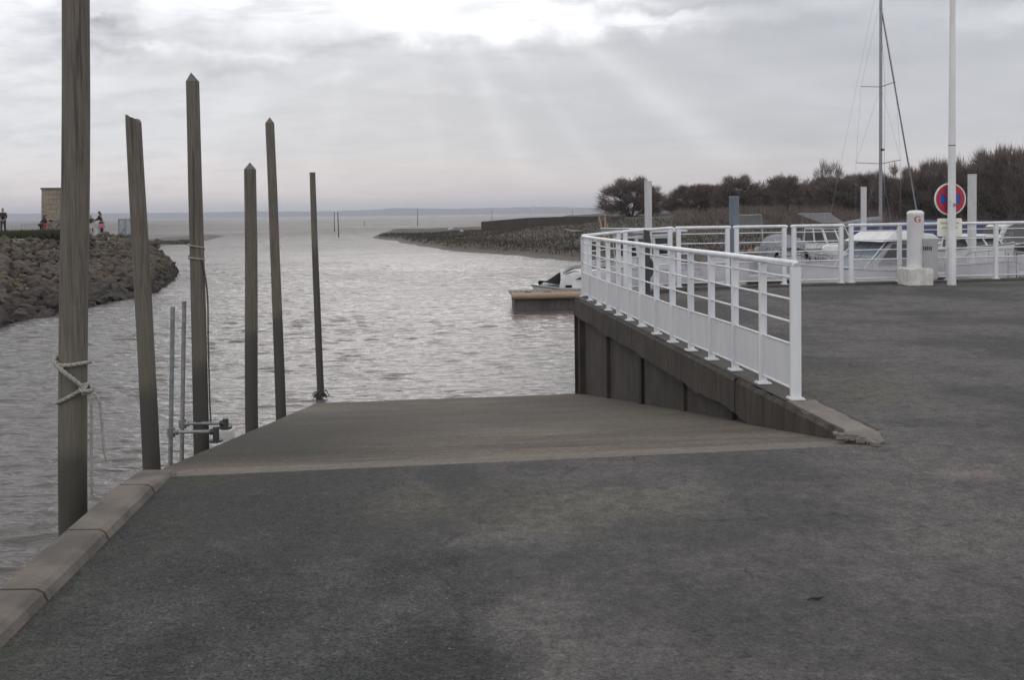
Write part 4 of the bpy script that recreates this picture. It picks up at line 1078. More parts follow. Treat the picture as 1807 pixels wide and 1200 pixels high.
    skin_mesh('hair', h_, [(i, i + 1) for i in range(len(h_) - 1)], M['hair'], root)
    if skirt:
        s = MB(); s.lathe([(.16, 0), (.19, -.2), (.23, -.45), (.22, -.46)], (0, 0, .95 - crouch), 20); s.build('skirt', M[skirt], root)
    for sx_ in (-1, 1):
        s = MB(); s.lathe([(.001, -.008), (.009, 0), (.001, .008)], Vector(up(sx_ * .032, .105, 1.665)), 8); s.build('eye', M['black'], root)
    return root
hip = (((.23, -.02, 1.18), (.17, .10, 1.0)), ((-.23, -.02, 1.18), (-.17, .10, 1.0)))
person(P(6, 412, .58), PI + .3, 'man in black with his hands at his waist, at the left edge of the photo', 1.82, arms=hip, legs=((.12, 0), (-.05, 0)))
person(P(180, 414, .42), PI / 2 + .1, 'woman in a dark top and pink skirt reaching over the low table', 1.68, lean=.22, arms=(((.20, .18, 1.15), (.16, .42, 1.08)), ((-.20, .18, 1.17), (-.14, .44, 1.10))), hair_long=True, skirt='pink', trousers='dark_cloth')
pq = P(161, 412, .50); pq.y += .8; pq.x = D(161, 400, pq.y).x
person(pq, PI + .2, 'small dark figure standing behind the low table, only head and legs showing', 1.32, legs=((.22, .02), (-.15, .05)))
person(P(72, 413, .56), -.9, 'crouched person in black bent towards the tower with a dark hood of hair', 1.55, lean=.55, crouch=.16, hair_long=True, arms=(((.22, .20, 1.10), (.14, .42, 1.05)), ((-.22, .16, 1.10), (-.14, .40, 1.0))))
pr_ = P(77, 413, .56); pr_.y += .9; pr_.x = D(79, 400, pr_.y).x
person(pr_, 1.2, 'person with a red garment half hidden beside the bicycle', 1.30, lean=.2, trousers='red_paint')

# ------------------------------------------------------------------ marsh spit, sea wall, bank, trees
SH = [P(665, 419, WZ), P(700, 427, WZ), P(760, 436, WZ), P(820, 444, WZ), P(880, 449, WZ), P(930, 455, WZ), P(1025, 460, WZ), P(1180, 462, WZ), P(1400, 460, WZ), P(1700, 455, WZ), P(2100, 448, WZ)]
FS = [P(700, 411, WZ), P(780, 407, WZ), P(850, 402.5, WZ), P(930, 399, WZ), Vector((60, 260, WZ)), Vector((260, 300, WZ))]
def segd(p, a, b):
    ab = b - a; t = max(0, min(1, (p - a).dot(ab) / ab.length_squared)); return (p - a - ab * t).length
SH2 = [Vector((p.x, p.y)) for p in SH]; FS2 = [Vector((p.x, p.y)) for p in FS]; LAND = SH2 + FS2[::-1]
def inside(p):
    c = False; n = len(LAND)
    for i in range(n):
        a, b = LAND[i], LAND[(i + 1) % n]
        if (a.y > p.y) != (b.y > p.y) and p.x < (b.x - a.x) * (p.y - a.y) / (b.y - a.y) + a.x: c = not c
    return c
WALLT = [P(849, 391.5, .55), P(900, 386.5, .85), P(960, 383.2, 1.0), P(1060, 381, 1.05), P(1110, 381, 1.15)]
WALLT = [D(849, 391, 128), D(890, 387.5, 126), D(930, 384.2, 122), D(985, 382.2, 116), D(1060, 381.2, 108), D(1135, 381, 103)]
def terr(x, y):
    p = Vector((x, y)); dn = min(segd(p, SH2[i], SH2[i + 1]) for i in range(len(SH2) - 1)); df = min(segd(p, FS2[i], FS2[i + 1]) for i in range(len(FS2) - 1))
    sgn = 1 if inside(p) else -1
    dd = min(dn, df) if sgn > 0 else -min(dn, df)
    nz = noise.noise(Vector((x * .13, y * .09, 0))) * .6 + noise.noise(Vector((x * .45, y * .3, 3))) * .28
    dd += nz * 2.5
    if dd < 0: return WZ + max(-1.2, dd * .12) - .05
    z = WZ + .55 * sst(dd / 2.0) + .55 * sst((dd - 6) / 12) + nz * .22 * sst(dd / 5)
    z += .9 * sst((y - 86) / 20) * sst((x + 6) / 12) * (1 - sst((x - 16) / 10)) * (1 - sst((y - 106) / 8))
    # the bank under the trees
    bank = sst((y - 84 + max(0, (60 - x)) * .18 - max(0, x - 20) * .25) / 16) * sst((x - 8) / 6)
    z += bank * (2.0 + .3 * sst((x - 16) / 8))
    return min(z, 1.0 + .35 * sst((x - 14) / 8) + .1 * nz)
tm = MB(); X0, X1, Y0, Y1, NX, NY = -40, 150, 52, 210, 150, 110
gv = []
for jy in range(NY + 1):
    y = Y0 + (Y1 - Y0) * (jy / NY) ** 1.25
    for ix in range(NX + 1):
        x = X0 + (X1 - X0) * ix / NX; gv.append(Vector((x, y, terr(x, y))))
tm.add(gv, [(j_ * (NX + 1) + i, j_ * (NX + 1) + i + 1, (j_ + 1) * (NX + 1) + i + 1, (j_ + 1) * (NX + 1) + i) for j_ in range(NY) for i in range(NX)], True)
def mat_marsh():
    m, t = mat_base('marsh_ground')
    co = t.n('ShaderNodeTexCoord').outputs['Object']; s_ = t.n('ShaderNodeSeparateXYZ', i_0=co); z = s_.outputs[2]; xx_ = s_.outputs[0]
    n1 = t.noise(co, .12, 5, .65); n2 = t.noise(co, 1.2, 5, .65)
    veg = t.mix(t.ss(n1, .4, .6), (.070, .056, .042), (.046, .039, .031))
    veg = t.mix(t.m('MULTIPLY', t.ss(n2, .4, .65), .5), veg, (.050, .046, .028))
    veg = t.mix(t.m('MULTIPLY', t.ss(t.m('ADD', z, t.m('MULTIPLY', n2, .4)), .45, 1.2), t.m('MULTIPLY', t.ss(n1, .40, .55, .3, .9), t.m('MULTIPLY', t.ss(xx_, 18, 24), t.ss(xx_, 46, 36)))), veg, (.032, .050, .020))
    col = t.mix(t.ss(t.m('ADD', z, t.m('MULTIPLY', t.m('SUBTRACT', n2, .5), .5)), WZ + .26, WZ + .12), veg, (.085, .073, .064))
    bp = t.n('ShaderNodeBump', i_Strength=1.0, i_Distance=.15, i_Height=n2)
    finish(t, Base_Color=col, Roughness=.85, Normal=bp.outputs[0]); return m
M['marsh'] = mat_marsh()
tm.build('marsh', M['marsh'], kind='structure')
mg = MB(); mg.fixn = False
cnt = 0
while cnt < 44000:
    x = rnd.uniform(-22, 75); y = rnd.uniform(60, 135)
    if abs(x) > y * .62: continue
    z = terr(x, y)
    if z < WZ + .22 or z > .9: continue
    a = rnd.random() * 6.3; hh_ = rnd.uniform(.08, .34); w_ = .045; l_ = Vector((math.cos(a), math.sin(a), 0)); p = Vector((x, y, z - .03))
    o_ = len(mg.v); mg.v += [p - l_ * w_, p + l_ * w_, p + Vector((rnd.uniform(-.2, .2), rnd.uniform(-.2, .2), hh_))]; mg.f.append([o_, o_ + 1, o_ + 2]); mg.sm.append(False); cnt += 1
mg.build('marsh_grass', M['marsh_blade'], kind='stuff')
sw_ = MB(); n = len(WALLT)
for i in range(n - 1):
    a, b = WALLT[i], WALLT[i + 1]; t_ = (b - a); t_.z = 0; nr = Vector((-t_.y, t_.x, 0)).normalized() * .9
    lo = [Vector((p.x, p.y, WZ - .5)) for p in (a, b, b + nr * 1.4, a + nr * 1.4)]
    sw_.hexa(lo, [a, b, b + nr, a + nr])
sw_.build('sea_wall', M['seawall'], label='long low dark stone sea wall behind the marsh, running out from the trees', category='wall')
for (x, y, lab, sz) in ((795, 406, 'pale rounded stone near the far edge of the marsh', .5), (815, 409, 'small white stone in the middle of the marsh', .3)):
    p = P(x, y, -.9); s = MB(); rock(s, Vector((0, 0, .12)), sz); o = s.build('stone', M['gel_d'], label=lab, category='stone'); o.location = p
s = MB(); s.fixn = True
for k in range(1):
    pass
dl = P(1012, 408, -.4)
s.tube([(-.9, 0, .25), (-.3, .1, .05), (.5, 0, .0), (1.1, .1, .02)], [.05, .09, .09, .05], 7); s.tube([(-.3, .1, .05), (-.55, -.1, .35)], [.05, .03], 6); s.tube([(.3, 0, 0), (.6, -.3, .12)], [.05, .03], 6)
o = s.build('driftwood', M['cream'], label='bleached driftwood branch lying on the dark marsh left of the railing corner', category='driftwood'); o.location = dl
for x, y, lab in ((1062, 404, 'leaning raw wooden stake behind the railing corner'), (1068, 404, 'upright raw wooden stake behind the railing corner'), (1076, 404, 'short stake leaning right behind the railing corner')):
    a = D(x + (6 if x == 1062 else 0), 412, 62); b = D(x - (5 if x == 1062 else 0) if x < 1076 else 1071, 382 if x < 1076 else 395, 62)
    s = MB(); s.tube([(0, 0, -.8), b - a], [.09, .06], 8); o = s.build('wooden_stake', M['timber_raw'], label=lab, category='stake', group='wooden stakes on the marsh edge'); o.location = a

# trees: bare, dense twiggy crowns
def tree_meshes(seed, H_, R_, nc, ntw, zlow=.12, blade=.020, open_=False):
    """dome of twig clusters carried on crooked limbs that leave the ground together"""
    r = random.Random(seed); tr = MB(); tw = MB(); tw.fixn = False
    limbs = []
    for k in range(5):
        a_ = 6.3 * k / 5 + r.uniform(-.4, .4); q_ = R_ * r.uniform(.25, .5)
        p0 = Vector((r.uniform(-.25, .25), r.uniform(-.25, .25), 0)); p1 = Vector((math.cos(a_) * q_ * .4, math.sin(a_) * q_ * .4, H_ * .2)); p2 = Vector((math.cos(a_) * q_ * .8 + r.uniform(-.3, .3), math.sin(a_) * q_ * .8, H_ * .38)); p3 = Vector((math.cos(a_) * q_ * 1.1, math.sin(a_) * q_ * 1.1, H_ * .58))
        limbs.append([p0, p1, p2, p3]); tr.tube([p0, p1, p2, p3], [.11 * H_ / 5, .085 * H_ / 5, .06 * H_ / 5, .03], 6, caps=False)
    cl = []
    while len(cl) < nc:
        z = r.uniform(zlow, 1.0); rr = R_ * math.sqrt(max(.02, 1 - ((z - .42) / .62) ** 2)); a_ = r.random() * 6.3
        q_ = rr * math.sqrt(r.uniform(.1, 1)); lob = 1 + .28 * noise.noise(Vector((math.cos(a_) * 1.5, math.sin(a_) * 1.5, z * 2 + seed)))
        p = Vector((math.cos(a_) * q_ * lob, math.sin(a_) * q_ * lob, H_ * z * (1 + .14 * noise.noise(Vector((math.cos(a_) * 2, math.sin(a_) * 2, seed * 1.7))))))
        cl.append(p)
        lb = min(limbs, key=lambda L: (L[2] - p).length); t_ = min(1, max(0, z * 1.3)); s0 = lb[min(3, int(t_ * 3))]
        m_ = s0.lerp(p, .5) + Vector((r.uniform(-.25, .25), r.uniform(-.25, .25), r.uniform(-.1, .3)))
        tr.tube([s0, m_, p], [.035, .022, .01], 3, caps=False)
    cen = Vector((0, 0, H_ * .35))
    for _ in range(ntw):
        c = r.choice(cl); out = (c - cen).normalized(); p = c + Vector((r.gauss(0, .22), r.gauss(0, .22), r.gauss(0, .22)))
        v = (out * .9 + Vector((r.gauss(0, .5), r.gauss(0, .5), r.gauss(.55, .5)))).normalized() * r.choice((r.uniform(.25, .7), r.uniform(.5, 1.15)))
        sd_ = v.cross(Vector((r.uniform(-1, 1), r.uniform(-1, 1), r.uniform(-1, 1)))).normalized() * blade * r.uniform(.6, 1.2); m_ = p + v * .55 + Vector((r.uniform(-.06, .06), r.uniform(-.06, .06), r.uniform(-.06, .06)))
        o_ = len(tw.v); tw.v += [p - sd_, p + sd_, m_ + sd_ * .6, p + v, m_ - sd_ * .6]; tw.f += [[o_, o_ + 1, o_ + 2, o_ + 4], [o_ + 4, o_ + 2, o_ + 3]]; tw.sm += [False, False]
    return tr, tw
KINDS = {}
def make_tree(kind, args, loc, label, sc, rz=0.0):
    if kind not in KINDS:
        tr, tw = tree_meshes(*args)
        root = thing('bare_tree', loc, label, 'tree', 'leafless trees and thicket along the far bank', rz); root.scale = sc
        tr.build('trunk', M['bark'], root); tw.build('crown', M['twig'], root); KINDS[kind] = root; return root
    return copy_thing(KINDS[kind], loc, rz, label, sc)
A1 = (11, 5, 2.6, 120, 13000, .16); A2 = (23, 5, 2.5, 70, 7500, .06); A3 = (37, 5, 2.5, 50, 5200, .08); A4 = (51, 5, 2.2, 46, 1500, .42)
TR = [
    # px, top y, half width px, distance, kind, label
    (1112, 322, 50, 100, 1, 'rounded leafless tree alone at the left end of the far bank, gnarled trunks showing'),
    (1150, 334, 30, 104, 3, 'sparse leafless tree partly behind the tall pale marina pile'),
    (1198, 347, 22, 112, 3, 'smallest bush in the gap between the lone tree and the thicket'),
    (1240, 330, 36, 104, 2, 'bushy leafless tree starting the thicket, left of the blue-grey pile'),
    (1300, 318, 40, 100, 1, 'leafless tree with feathery top just behind the blue-grey pile'),
    (1342, 326, 34, 104, 3, 'leafless tree between the blue-grey pile and the round dark one'),
    (1384, 316, 38, 98, 2, 'round dark leafless tree above the first windscreen frame'),
    (1428, 322, 36, 102, 3, 'lower leafless tree left of the thin airy one'),
    (1462, 292, 34, 106, 4, 'thin airy leafless tree rising above its neighbours'),
    (1480, 318, 40, 96, 1, 'dense leafless tree left of the short white pile'),
    (1528, 312, 42, 98, 2, 'dense leafless tree behind the short white pile'),
    (1572, 300, 40, 94, 3, 'leafless tree directly right of the sailboat mast'),
    (1618, 306, 42, 92, 1, 'leafless tree behind the white G bollard'),
    (1655, 294, 44, 92, 2, 'leafless tree to the left of the round sign'),
    (1700, 290, 44, 90, 3, 'leafless tree behind the tall white marina pile and the sign'),
    (1745, 280, 50, 90, 1, 'tall leafless tree above the right hand boat'),
    (1792, 276, 50, 88, 2, 'tallest leafless tree, at the right edge of the photo'),
]
ARG = {1: A1, 2: A2, 3: A3, 4: A4}
for i, (px, ty, hw_, dd, kd, lab) in enumerate(TR):
    b = D(px, 380, dd); b.z = terr(b.x, b.y) - .1; top = D(px, ty, dd).z; sz_ = (top - b.z) / 5.1; sx_ = (hw_ / F * dd) / 2.6
    make_tree(kd, ARG[kd], b, lab, (sx_, sx_, sz_), rnd.random() * 6.3 if kd != 1 else rnd.random())
# dark undergrowth in front of and behind the trees
for k in range(15):
    px = 1215 + k * 42 + rnd.uniform(-8, 8); dd = 108 - (k * .6) + rnd.uniform(-3, 3); b = D(px, 385, dd); b.z = terr(b.x, b.y) - .3
    top = D(px, 343 - k * 2.2 + rnd.uniform(-5, 5), dd).z; sz_ = (top - b.z) / 4.6; sx_ = rnd.uniform(.95, 1.25)
    o = make_tree(1 + k % 3, None, b, 'dark leafless thicket tree filling the back row behind the nearer crowns', (sx_, sx_, sz_), rnd.random() * 6.3)
bs = MB(); bs.fixn = False
for _ in range(30000):
    px = rnd.uniform(1190, 1900); dd = rnd.uniform(84, 104) - max(0, px - 1300) * .012; b = D(px, 385, dd); 
    if noise.noise(Vector((b.x * .16, b.y * .1, 5))) < -.12 and px < 1470: continue
    z = terr(b.x, b.y); hh_ = rnd.uniform(.4, 1.9) * (.7 + .5 * noise.noise(Vector((b.x * .3, b.y * .3, 1)))) * (1 if px > 1450 else .7); a = rnd.random() * 6.3; l_ = Vector((math.cos(a), math.sin(a), 0)) * .035; p = Vector((b.x, b.y, z - .05))
    o_ = len(bs.v); bs.v += [p - l_, p + l_, p + Vector((rnd.uniform(-.5, .5), rnd.uniform(-.5, .5), hh_))]; bs.f.append([o_, o_ + 1, o_ + 2]); bs.sm.append(False)
bs.build('undergrowth', M['twig'], kind='stuff')
# land behind the trees up to the horizon on the right
ld = MB(); ld.add([(75, 128, 1.0), (400, 60, 1.2), (900, 400, 1.5), (120, 330, 1.4), (75, 150, 1.0)], [(0, 1, 2, 3, 4)]); 
ld.build('land', M['marsh'], kind='structure')

# ------------------------------------------------------------------ far shore and channel markers
hl = MB(); prof_px = [(-900, 376), (-300, 377), (0, 376.5), (230, 375.5), (330, 374.5), (430, 372.5), (520, 372.5), (600, 371.5), (660, 369), (690, 366.5), (740, 367), (800, 368), (850, 366.5), (900, 365.5), (940, 364.5), (980, 364.5), (1060, 366), (1300, 362), (1900, 352), (2600, 340)]
DH = 5200; vs = []; n = 0
for i in range(len(prof_px) - 1):
    (xa, ya), (xb, yb) = prof_px[i], prof_px[i + 1]
    for k in range(24):
        t_ = k / 24; x = xa + (xb - xa) * t_; y = ya + (yb - ya) * t_; p = D(x, y, DH)
        z = p.z + 2.2 * noise.noise(Vector((p.x * .012, 0, 0))) + 1.2 * noise.noise(Vector((p.x * .05, 5, 0))); z = max(z, 6)
        vs += [Vector((p.x, DH - 300, WZ - 2)), Vector((p.x, DH - 40, z * .55)), Vector((p.x, DH + 150, z)), Vector((p.x, DH + 900, z * .8))]; n += 1
hl.add(vs, [(i * 4 + k, (i + 1) * 4 + k, (i + 1) * 4 + k + 1, i * 4 + k + 1) for i in range(n - 1) for k in range(3)], True)
hl.build('hills', M['hill'], kind='structure')
for k, (x, w_, h_) in enumerate(((884, 20, 12), (905, 26, 9), (921, 16, 10), (941, 22, 26), (957, 20, 10), (1010, 24, 9))):
    p = D(x, 372, DH - 60); hb = p.copy(); hb.z = 12
    s = MB(); s.box((0, 0, h_ / 2), (w_, 14, h_)); s.hexa([(-w_ / 2 - 1, -8, h_), (w_ / 2 + 1, -8, h_), (w_ / 2 + 1, 8, h_), (-w_ / 2 - 1, 8, h_)], [(-w_ / 2 + 3, -.5, h_ + 4), (w_ / 2 - 3, -.5, h_ + 4), (w_ / 2 - 3, .5, h_ + 4), (-w_ / 2 + 3, .5, h_ + 4)])
    o = s.build('far_house', M['gel_d'], label='tiny pale house among others on the hazy far shore' if k != 3 else 'tallest tiny building on the hazy far shore', category='house', group='houses on the far shore' if k != 3 else None); o.location = hb
for (x0, y0, x1, y1, dist, rr_, lab) in ((590, 408, 590, 374, 190, .16, 'thin channel stake, upright one of the pair beyond the piles'), (598, 418, 596, 374, 140, .15, 'nearer leaning channel stake of the pair beyond the piles'), (737, 401, 737, 368, 260, .17, 'tall single channel stake left of the marsh tip'),
                                         (868, 388, 868, 370, 430, .2, 'faint far channel stake above the end of the sea wall'), (643, 399, 643, 390, 300, .15, 'short channel stake on the shining water'), (1010, 384, 1010, 367, 500, .2, 'faint far channel stake beyond the sea wall')):
    a = D(x0, y0, dist); b = D(x1, y1, dist); s = MB(); a0 = Vector((a.x, a.y, WZ - 1)); s.tube([(0, 0, 0), b - a0], [rr_ * .6, rr_ * .4], 8)
    o = s.build('channel_marker', M['greymetal'], label=lab, category='channel marker', group='channel markers in the estuary'); o.location = a0

# ------------------------------------------------------------------ pontoon and marina piles
pa = P(906, 547, WZ); DP = 30.9
pt = thing('pontoon', Vector((pa.x, DP, WZ)), 'floating pontoon with a round timber fender and grey concrete float', 'pontoon')
lx0 = 0
s = MB(); s.tube([(-.06, 0, .50), (4.2, .3, .50)], .115, 12); s.tube([(4.25, .3, .50), (13, .95, .50)], .115, 12); s.build('fender_log', M['timber_raw'], pt)
s = MB(); s.box((0, 0, 0), (1, 1, 1)); s.v = []; s.f = []; s.sm = []
s.hexa([(.05, .1, -.3), (13, 1.1, -.3), (12.8, 3.2, -.3), (-.05, 2.2, -.3)], [(.05, .1, .40), (13, 1.1, .40), (12.8, 3.2, .40), (-.05, 2.2, .40)]); s.build('float', M['float'], pt, bevel=.02)
s = MB()
for k in range(64): s.hexa([(.0 + k * .2, .0 + k * .0155, .45), (.18 + k * .2, .0 + k * .0155, .45), (.02 + k * .2, 2.25 + k * .0155, .45), (-.16 + k * .2, 2.25 + k * .0155, .45)], [(.0 + k * .2, .0 + k * .0155, .52), (.18 + k * .2, .0 + k * .0155, .52), (.02 + k * .2, 2.25 + k * .0155, .52), (-.16 + k * .2, 2.25 + k * .0155, .52)])
s.build('decking', mat('weathered_deck', (.20, .17, .145), (.13, .11, .10), .85, 6), pt)
for u in (.5, 1.2, 2.6):
    s = MB(); s.tube([(u - .12, .5, .60), (u + .12, .5, .60)], .018, 6); s.tube([(u, .5, .50), (u, .5, .60)], .02, 6); s.build('cleat', M['greymetal'], pt)
s = MB(); s.lathe([(.08, .25), (.10, .32), (.08, .42)], (3.15, -.05, 0), 10); s.build('fender', M['gel'], pt)
# second walkway further out for the finger berths
pt2 = thing('pontoon', Vector((9, 38.4, WZ)), 'long low pontoon walkway between the moored boats behind the railings', 'pontoon')
s = MB(); s.hexa([(-4, 0, .35), (24, 0, .35), (24, 1.6, .35), (-4, 1.6, .35)], [(-4, 0, .50), (24, 0, .50), (24, 1.6, .50), (-4, 1.6, .50)]); s.build('decking', M['gel_d'], pt2)
s = MB(); s.hexa([(-3.9, .1, -.3), (23.9, .1, -.3), (23.9, 1.5, -.3), (-3.9, 1.5, -.3)], [(-3.9, .1, .34), (23.9, .1, .34), (23.9, 1.5, .34), (-3.9, 1.5, .34)]); s.build('float', M['float'], pt2)
for (x, y, dist, dia, m_, lab) in ((1143.5, 320, 36, .29, 'white2', 'tall pale round marina pile behind the dark quay post'), (1295.5, 347, 32, .34, 'bluegrey', 'thick blue-grey steel marina pile'),
                                 (1524, 330, 42, .26, 'white2', 'shortest pale marina pile, left of the sailboat mast'), (1715.5, 308, 36, .32, 'white2', 'pale marina pile right of the round sign')):
    b = D(x, y, dist); h_ = b.z + 4; o = thing('marina_pile', Vector((b.x, b.y, -4)), lab, 'pile', 'round steel piles in the marina')
    s = MB(); s.lathe([(dia / 2, 0), (dia / 2, h_)], seg=24); s.build('shaft', M[m_], o)
    s = MB(); s.lathe([(dia / 2 + .004, h_ - .03), (dia / 2 + .004, h_ + .012), (dia / 2 - .02, h_ + .02)], seg=24); s.build('cap', M['bluegrey' if m_ == 'bluegrey' else 'gel_d'], o)

# ------------------------------------------------------------------ boats
def hull_mesh(s, L_, B_, fb, tw=.8, draft=.25, rise=.35, fine=1.9, n=16):
    """hull along +Y, stern at 0"""
    st_ = []
    for i in range(n + 1):
        t_ = i / n
        b = B_ / 2 * ((tw + (1 - tw) * math.sin(min(t_ / .45, 1) * PI / 2)) if t_ < .45 else max(.012, 1 - ((t_ - .45) / .55) ** fine))
        z = fb * (1 + rise * t_ ** 2); y = L_ * t_; rk_ = .10 * L_ * max(0, (t_ - .7) / .3) ** 2
        st_.append([Vector((-b, y + rk_ * .3, z)), Vector((-b * .97, y, z * .55)), Vector((-b * .86, y - rk_ * .4, .06)), Vector((-b * .45, y - rk_ * .8, -draft * .7)), Vector((0, y - rk_, -draft)),
                    Vector((b * .45, y - rk_ * .8, -draft * .7)), Vector((b * .86, y - rk_ * .4, .06)), Vector((b * .97, y, z * .55)), Vector((b, y + rk_ * .3, z))])
    m_ = 9
    s.add([p for r in st_ for p in r], [(i * m_ + k, i * m_ + k + 1, (i + 1) * m_ + k + 1, (i + 1) * m_ + k) for i in range(n) for k in range(m_ - 1)], True)
    s.add(st_[0], [tuple(range(m_))]); s.add(st_[-1], [tuple(range(m_))[::-1]])
    return st_
def deck_mesh(s, st_, i0, i1, dz):
    v = [r[0].lerp(r[8], .02) + Vector((0, 0, dz)) for r in st_[i0:i1 + 1]]; u = [r[8].lerp(r[0], .02) + Vector((0, 0, dz)) for r in st_[i0:i1 + 1]]; n = len(v)
    mid = [(a + b) / 2 + Vector((0, 0, .04)) for a, b in zip(v, u)]
    s.add(v + mid + u, [(i, i + 1, n + i + 1, n + i) for i in range(n - 1)] + [(n + i, n + i + 1, 2 * n + i + 1, 2 * n + i) for i in range(n - 1)], True)
def frustum(s, x0, x1, y0, y1, z0, X0_, X1_, Y0_, Y1_, z1):
    s.hexa([(x0, y0, z0), (x1, y0, z0), (x1, y1, z0), (x0, y1, z0)], [(X0_, Y0_, z1), (X1_, Y0_, z1), (X1_, Y1_, z1), (X0_, Y1_, z1)])
def boat(loc, rz, label, L_, B_, fb, hullm='gel', kindcat='motorboat', **kw):
    r = thing(kw.get('name', 'motorboat'), loc, label, kindcat, 'boats moored in the marina', rz)
    s = MB(); st_ = hull_mesh(s, L_, B_, fb, kw.get('tw', .85), rise=kw.get('rise', .35)); hu = s.build('hull', M[hullm], r)
    s = MB(); s.tube([q_[0] + Vector((-.01, 0, -.05)) for q_ in st_] + [q_[8] + Vector((.01, 0, -.05)) for q_ in st_[::-1]], .028, 6); s.build('rubbing_strake', M['steel'], hu)
    s = MB(); deck_mesh(s, st_, 0, 5, -.35); s.build('cockpit_floor', M['gel_d'], r)
    s = MB(); deck_mesh(s, st_, 5, 16, -.02); a = st_[5]; s.add([a[0], a[8], a[8] + Vector((0, 0, -.37)), a[0] + Vector((0, 0, -.37))], [(0, 1, 2, 3)]); s.build('deck', M['gel'], r)
    if kw.get('rail', True):
        s = MB(); hh_ = .42; 
        pl_ = [q_[0] + Vector((.06, 0, hh_ * min(1, (i + .5) / 2))) for i, q_ in enumerate(st_[8:16])]; pr2 = [q_[8] + Vector((-.06, 0, hh_ * min(1, (i + .5) / 2))) for i, q_ in enumerate(st_[8:16])]
        s.tube(pl_ + [st_[16][4] * 0 + Vector((0, L_ + .1, fb * 1.35 + hh_))] + pr2[::-1], .014, 6)
        for i in range(1, 8, 2):
            s.tube([st_[8 + i][0] + Vector((.06, 0, 0)), pl_[i]], .012, 5); s.tube([st_[8 + i][8] + Vector((-.06, 0, 0)), pr2[i]], .012, 5)
        s.build('bow_rail', M['steel'], r)
    return r, st_
def outboard(r, B_, m_='black'):
    s = MB(); s.hexa([(-.17, -.38, .55), (.17, -.38, .55), (.17, .02, .55), (-.17, .02, .55)], [(-.14, -.46, 1.05), (.14, -.46, 1.05), (.14, -.02, 1.08), (-.14, -.02, 1.08)]); ob = s.build('outboard_motor', M[m_], r, bevel=.05)
    s = MB(); s.box((0, -.2, .1), (.10, .18, .95)); s.build('leg', M['greymetal'], ob)
def cabin(r, x0, x1, y0, y1, z0, z1, slopef, slopeb, inset, wm='dark_glass', roof=True, m_='gel', wh=(.35, .9)):
    """wheelhouse: walls, windows let into them, roof slab"""
    s = MB(); frustum(s, x0, x1, y0, y1, z0, x0 + inset, x1 - inset, y0 + slopeb, y1 - slopef, z1); c = s.build('cabin', M[m_], r, bevel=.03)
    H_ = z1 - z0
    def pt(u, v, side, off=.006):
        # side: 0 left,1 right,2 front,3 back ; u along, v up 0..1
        xl, xr = x0 + inset * v, x1 - inset * v; yb, yf = y0 + slopeb * v, y1 - slopef * v; z = z0 + H_ * v
        if side == 0: return Vector((xl - off, yb + (yf - yb) * u, z))
        if side == 1: return Vector((xr + off, yb + (yf - yb) * u, z))
        if side == 2: return Vector((xl + (xr - xl) * u, yf + off, z))
        return Vector((xl + (xr - xl) * u, yb - off, z))
    for side, spans in ((0, ((.08, .46), (.54, .93))), (1, ((.08, .46), (.54, .93))), (2, ((.05, .47), (.53, .95))), (3, ((.08, .48), (.54, .92)))):
        for a, b in spans:
            s = MB(); q_ = [pt(a, wh[0], side), pt(b, wh[0], side), pt(b, wh[1], side), pt(a, wh[1], side)]; q2 = [pt(a, wh[0], side, -.01), pt(b, wh[0], side, -.01), pt(b, wh[1], side, -.01), pt(a, wh[1], side, -.01)]
            s.hexa(q_, q2); s.build('window', M[wm], c)
    if roof:
        s = MB(); frustum(s, x0 + inset - .08, x1 - inset + .08, y0 + slopeb - .15, y1 - slopef + .25, z1, x0 + inset, x1 - inset, y0 + slopeb - .05, y1 - slopef + .05, z1 + .10); s.build('roof', M[m_], r, bevel=.03)
    return c
def W(x, dist): p = D(x, 480, dist); return Vector((p.x, p.y, WZ))
def head(dx, dy): return math.atan2(-dx, dy)     # heading so local +Y points along (dx,dy)
# 1 speedboat beyond the pontoon, black cover over its nose
b1, st_ = boat(W(1101, 34.0), head(-1, .10), 'white speedboat behind the pontoon, black cover over its bow', 3.4, 1.7, .48, rail=False)
s = MB(); n = 10; vs = []
for i in range(n + 1):
    t_ = i / n; y = 2.40 + .82 * t_; h_ = .56 + .50 * (1 - t_) ** 1.15 + .04; wv = .62 * (1 - t_ ** 2 * .75)
    vs += [Vector((-wv, y, .66 + .1 * t_)), Vector((-wv * .55, y, (h_ + .66) / 2 + .12 * (1 - t_))), Vector((0, y, h_)), Vector((wv * .55, y, (h_ + .66) / 2 + .12 * (1 - t_))), Vector((wv, y, .66 + .1 * t_))]
s.add(vs, [(i * 5 + k, i * 5 + k + 1, (i + 1) * 5 + k + 1, (i + 1) * 5 + k) for i in range(n) for k in range(4)] + [(0, 1, 2, 3, 4)], True); s.build('bow_cover', M['black'], b1)
s = MB(); sd1 = [(.6, .50), (2.42, .50), (2.36, .80), (2.2, 1.02), (1.9, 1.12), (.6, 1.15)]; s.v = []
for xx in (-.66, .66): s.v += [Vector((xx * (.9 if z > .9 else 1), y, z)) for y, z in sd1]
s.f = [tuple(range(6)), tuple(range(6, 12))[::-1]] + [(i, (i + 1) % 6, (i + 1) % 6 + 6, i + 6) for i in range(6)]; s.sm = [False] * len(s.f); s.build('console', M['gel'], b1, bevel=.05)
s = MB(); s.tube([(-.60, 2.25, 1.08), (-.55, 2.0, 1.24), (-.55, 1.6, 1.32), (-.55, .6, 1.32)], .04, 8); s.build('grab_rail', M['steel'], b1)
s = MB(); s.tube([(.60, 2.25, 1.08), (.55, 2.0, 1.24), (.55, 1.6, 1.32), (.55, .6, 1.32)], .04, 8); s.build('grab_rail', M['steel'], b1)
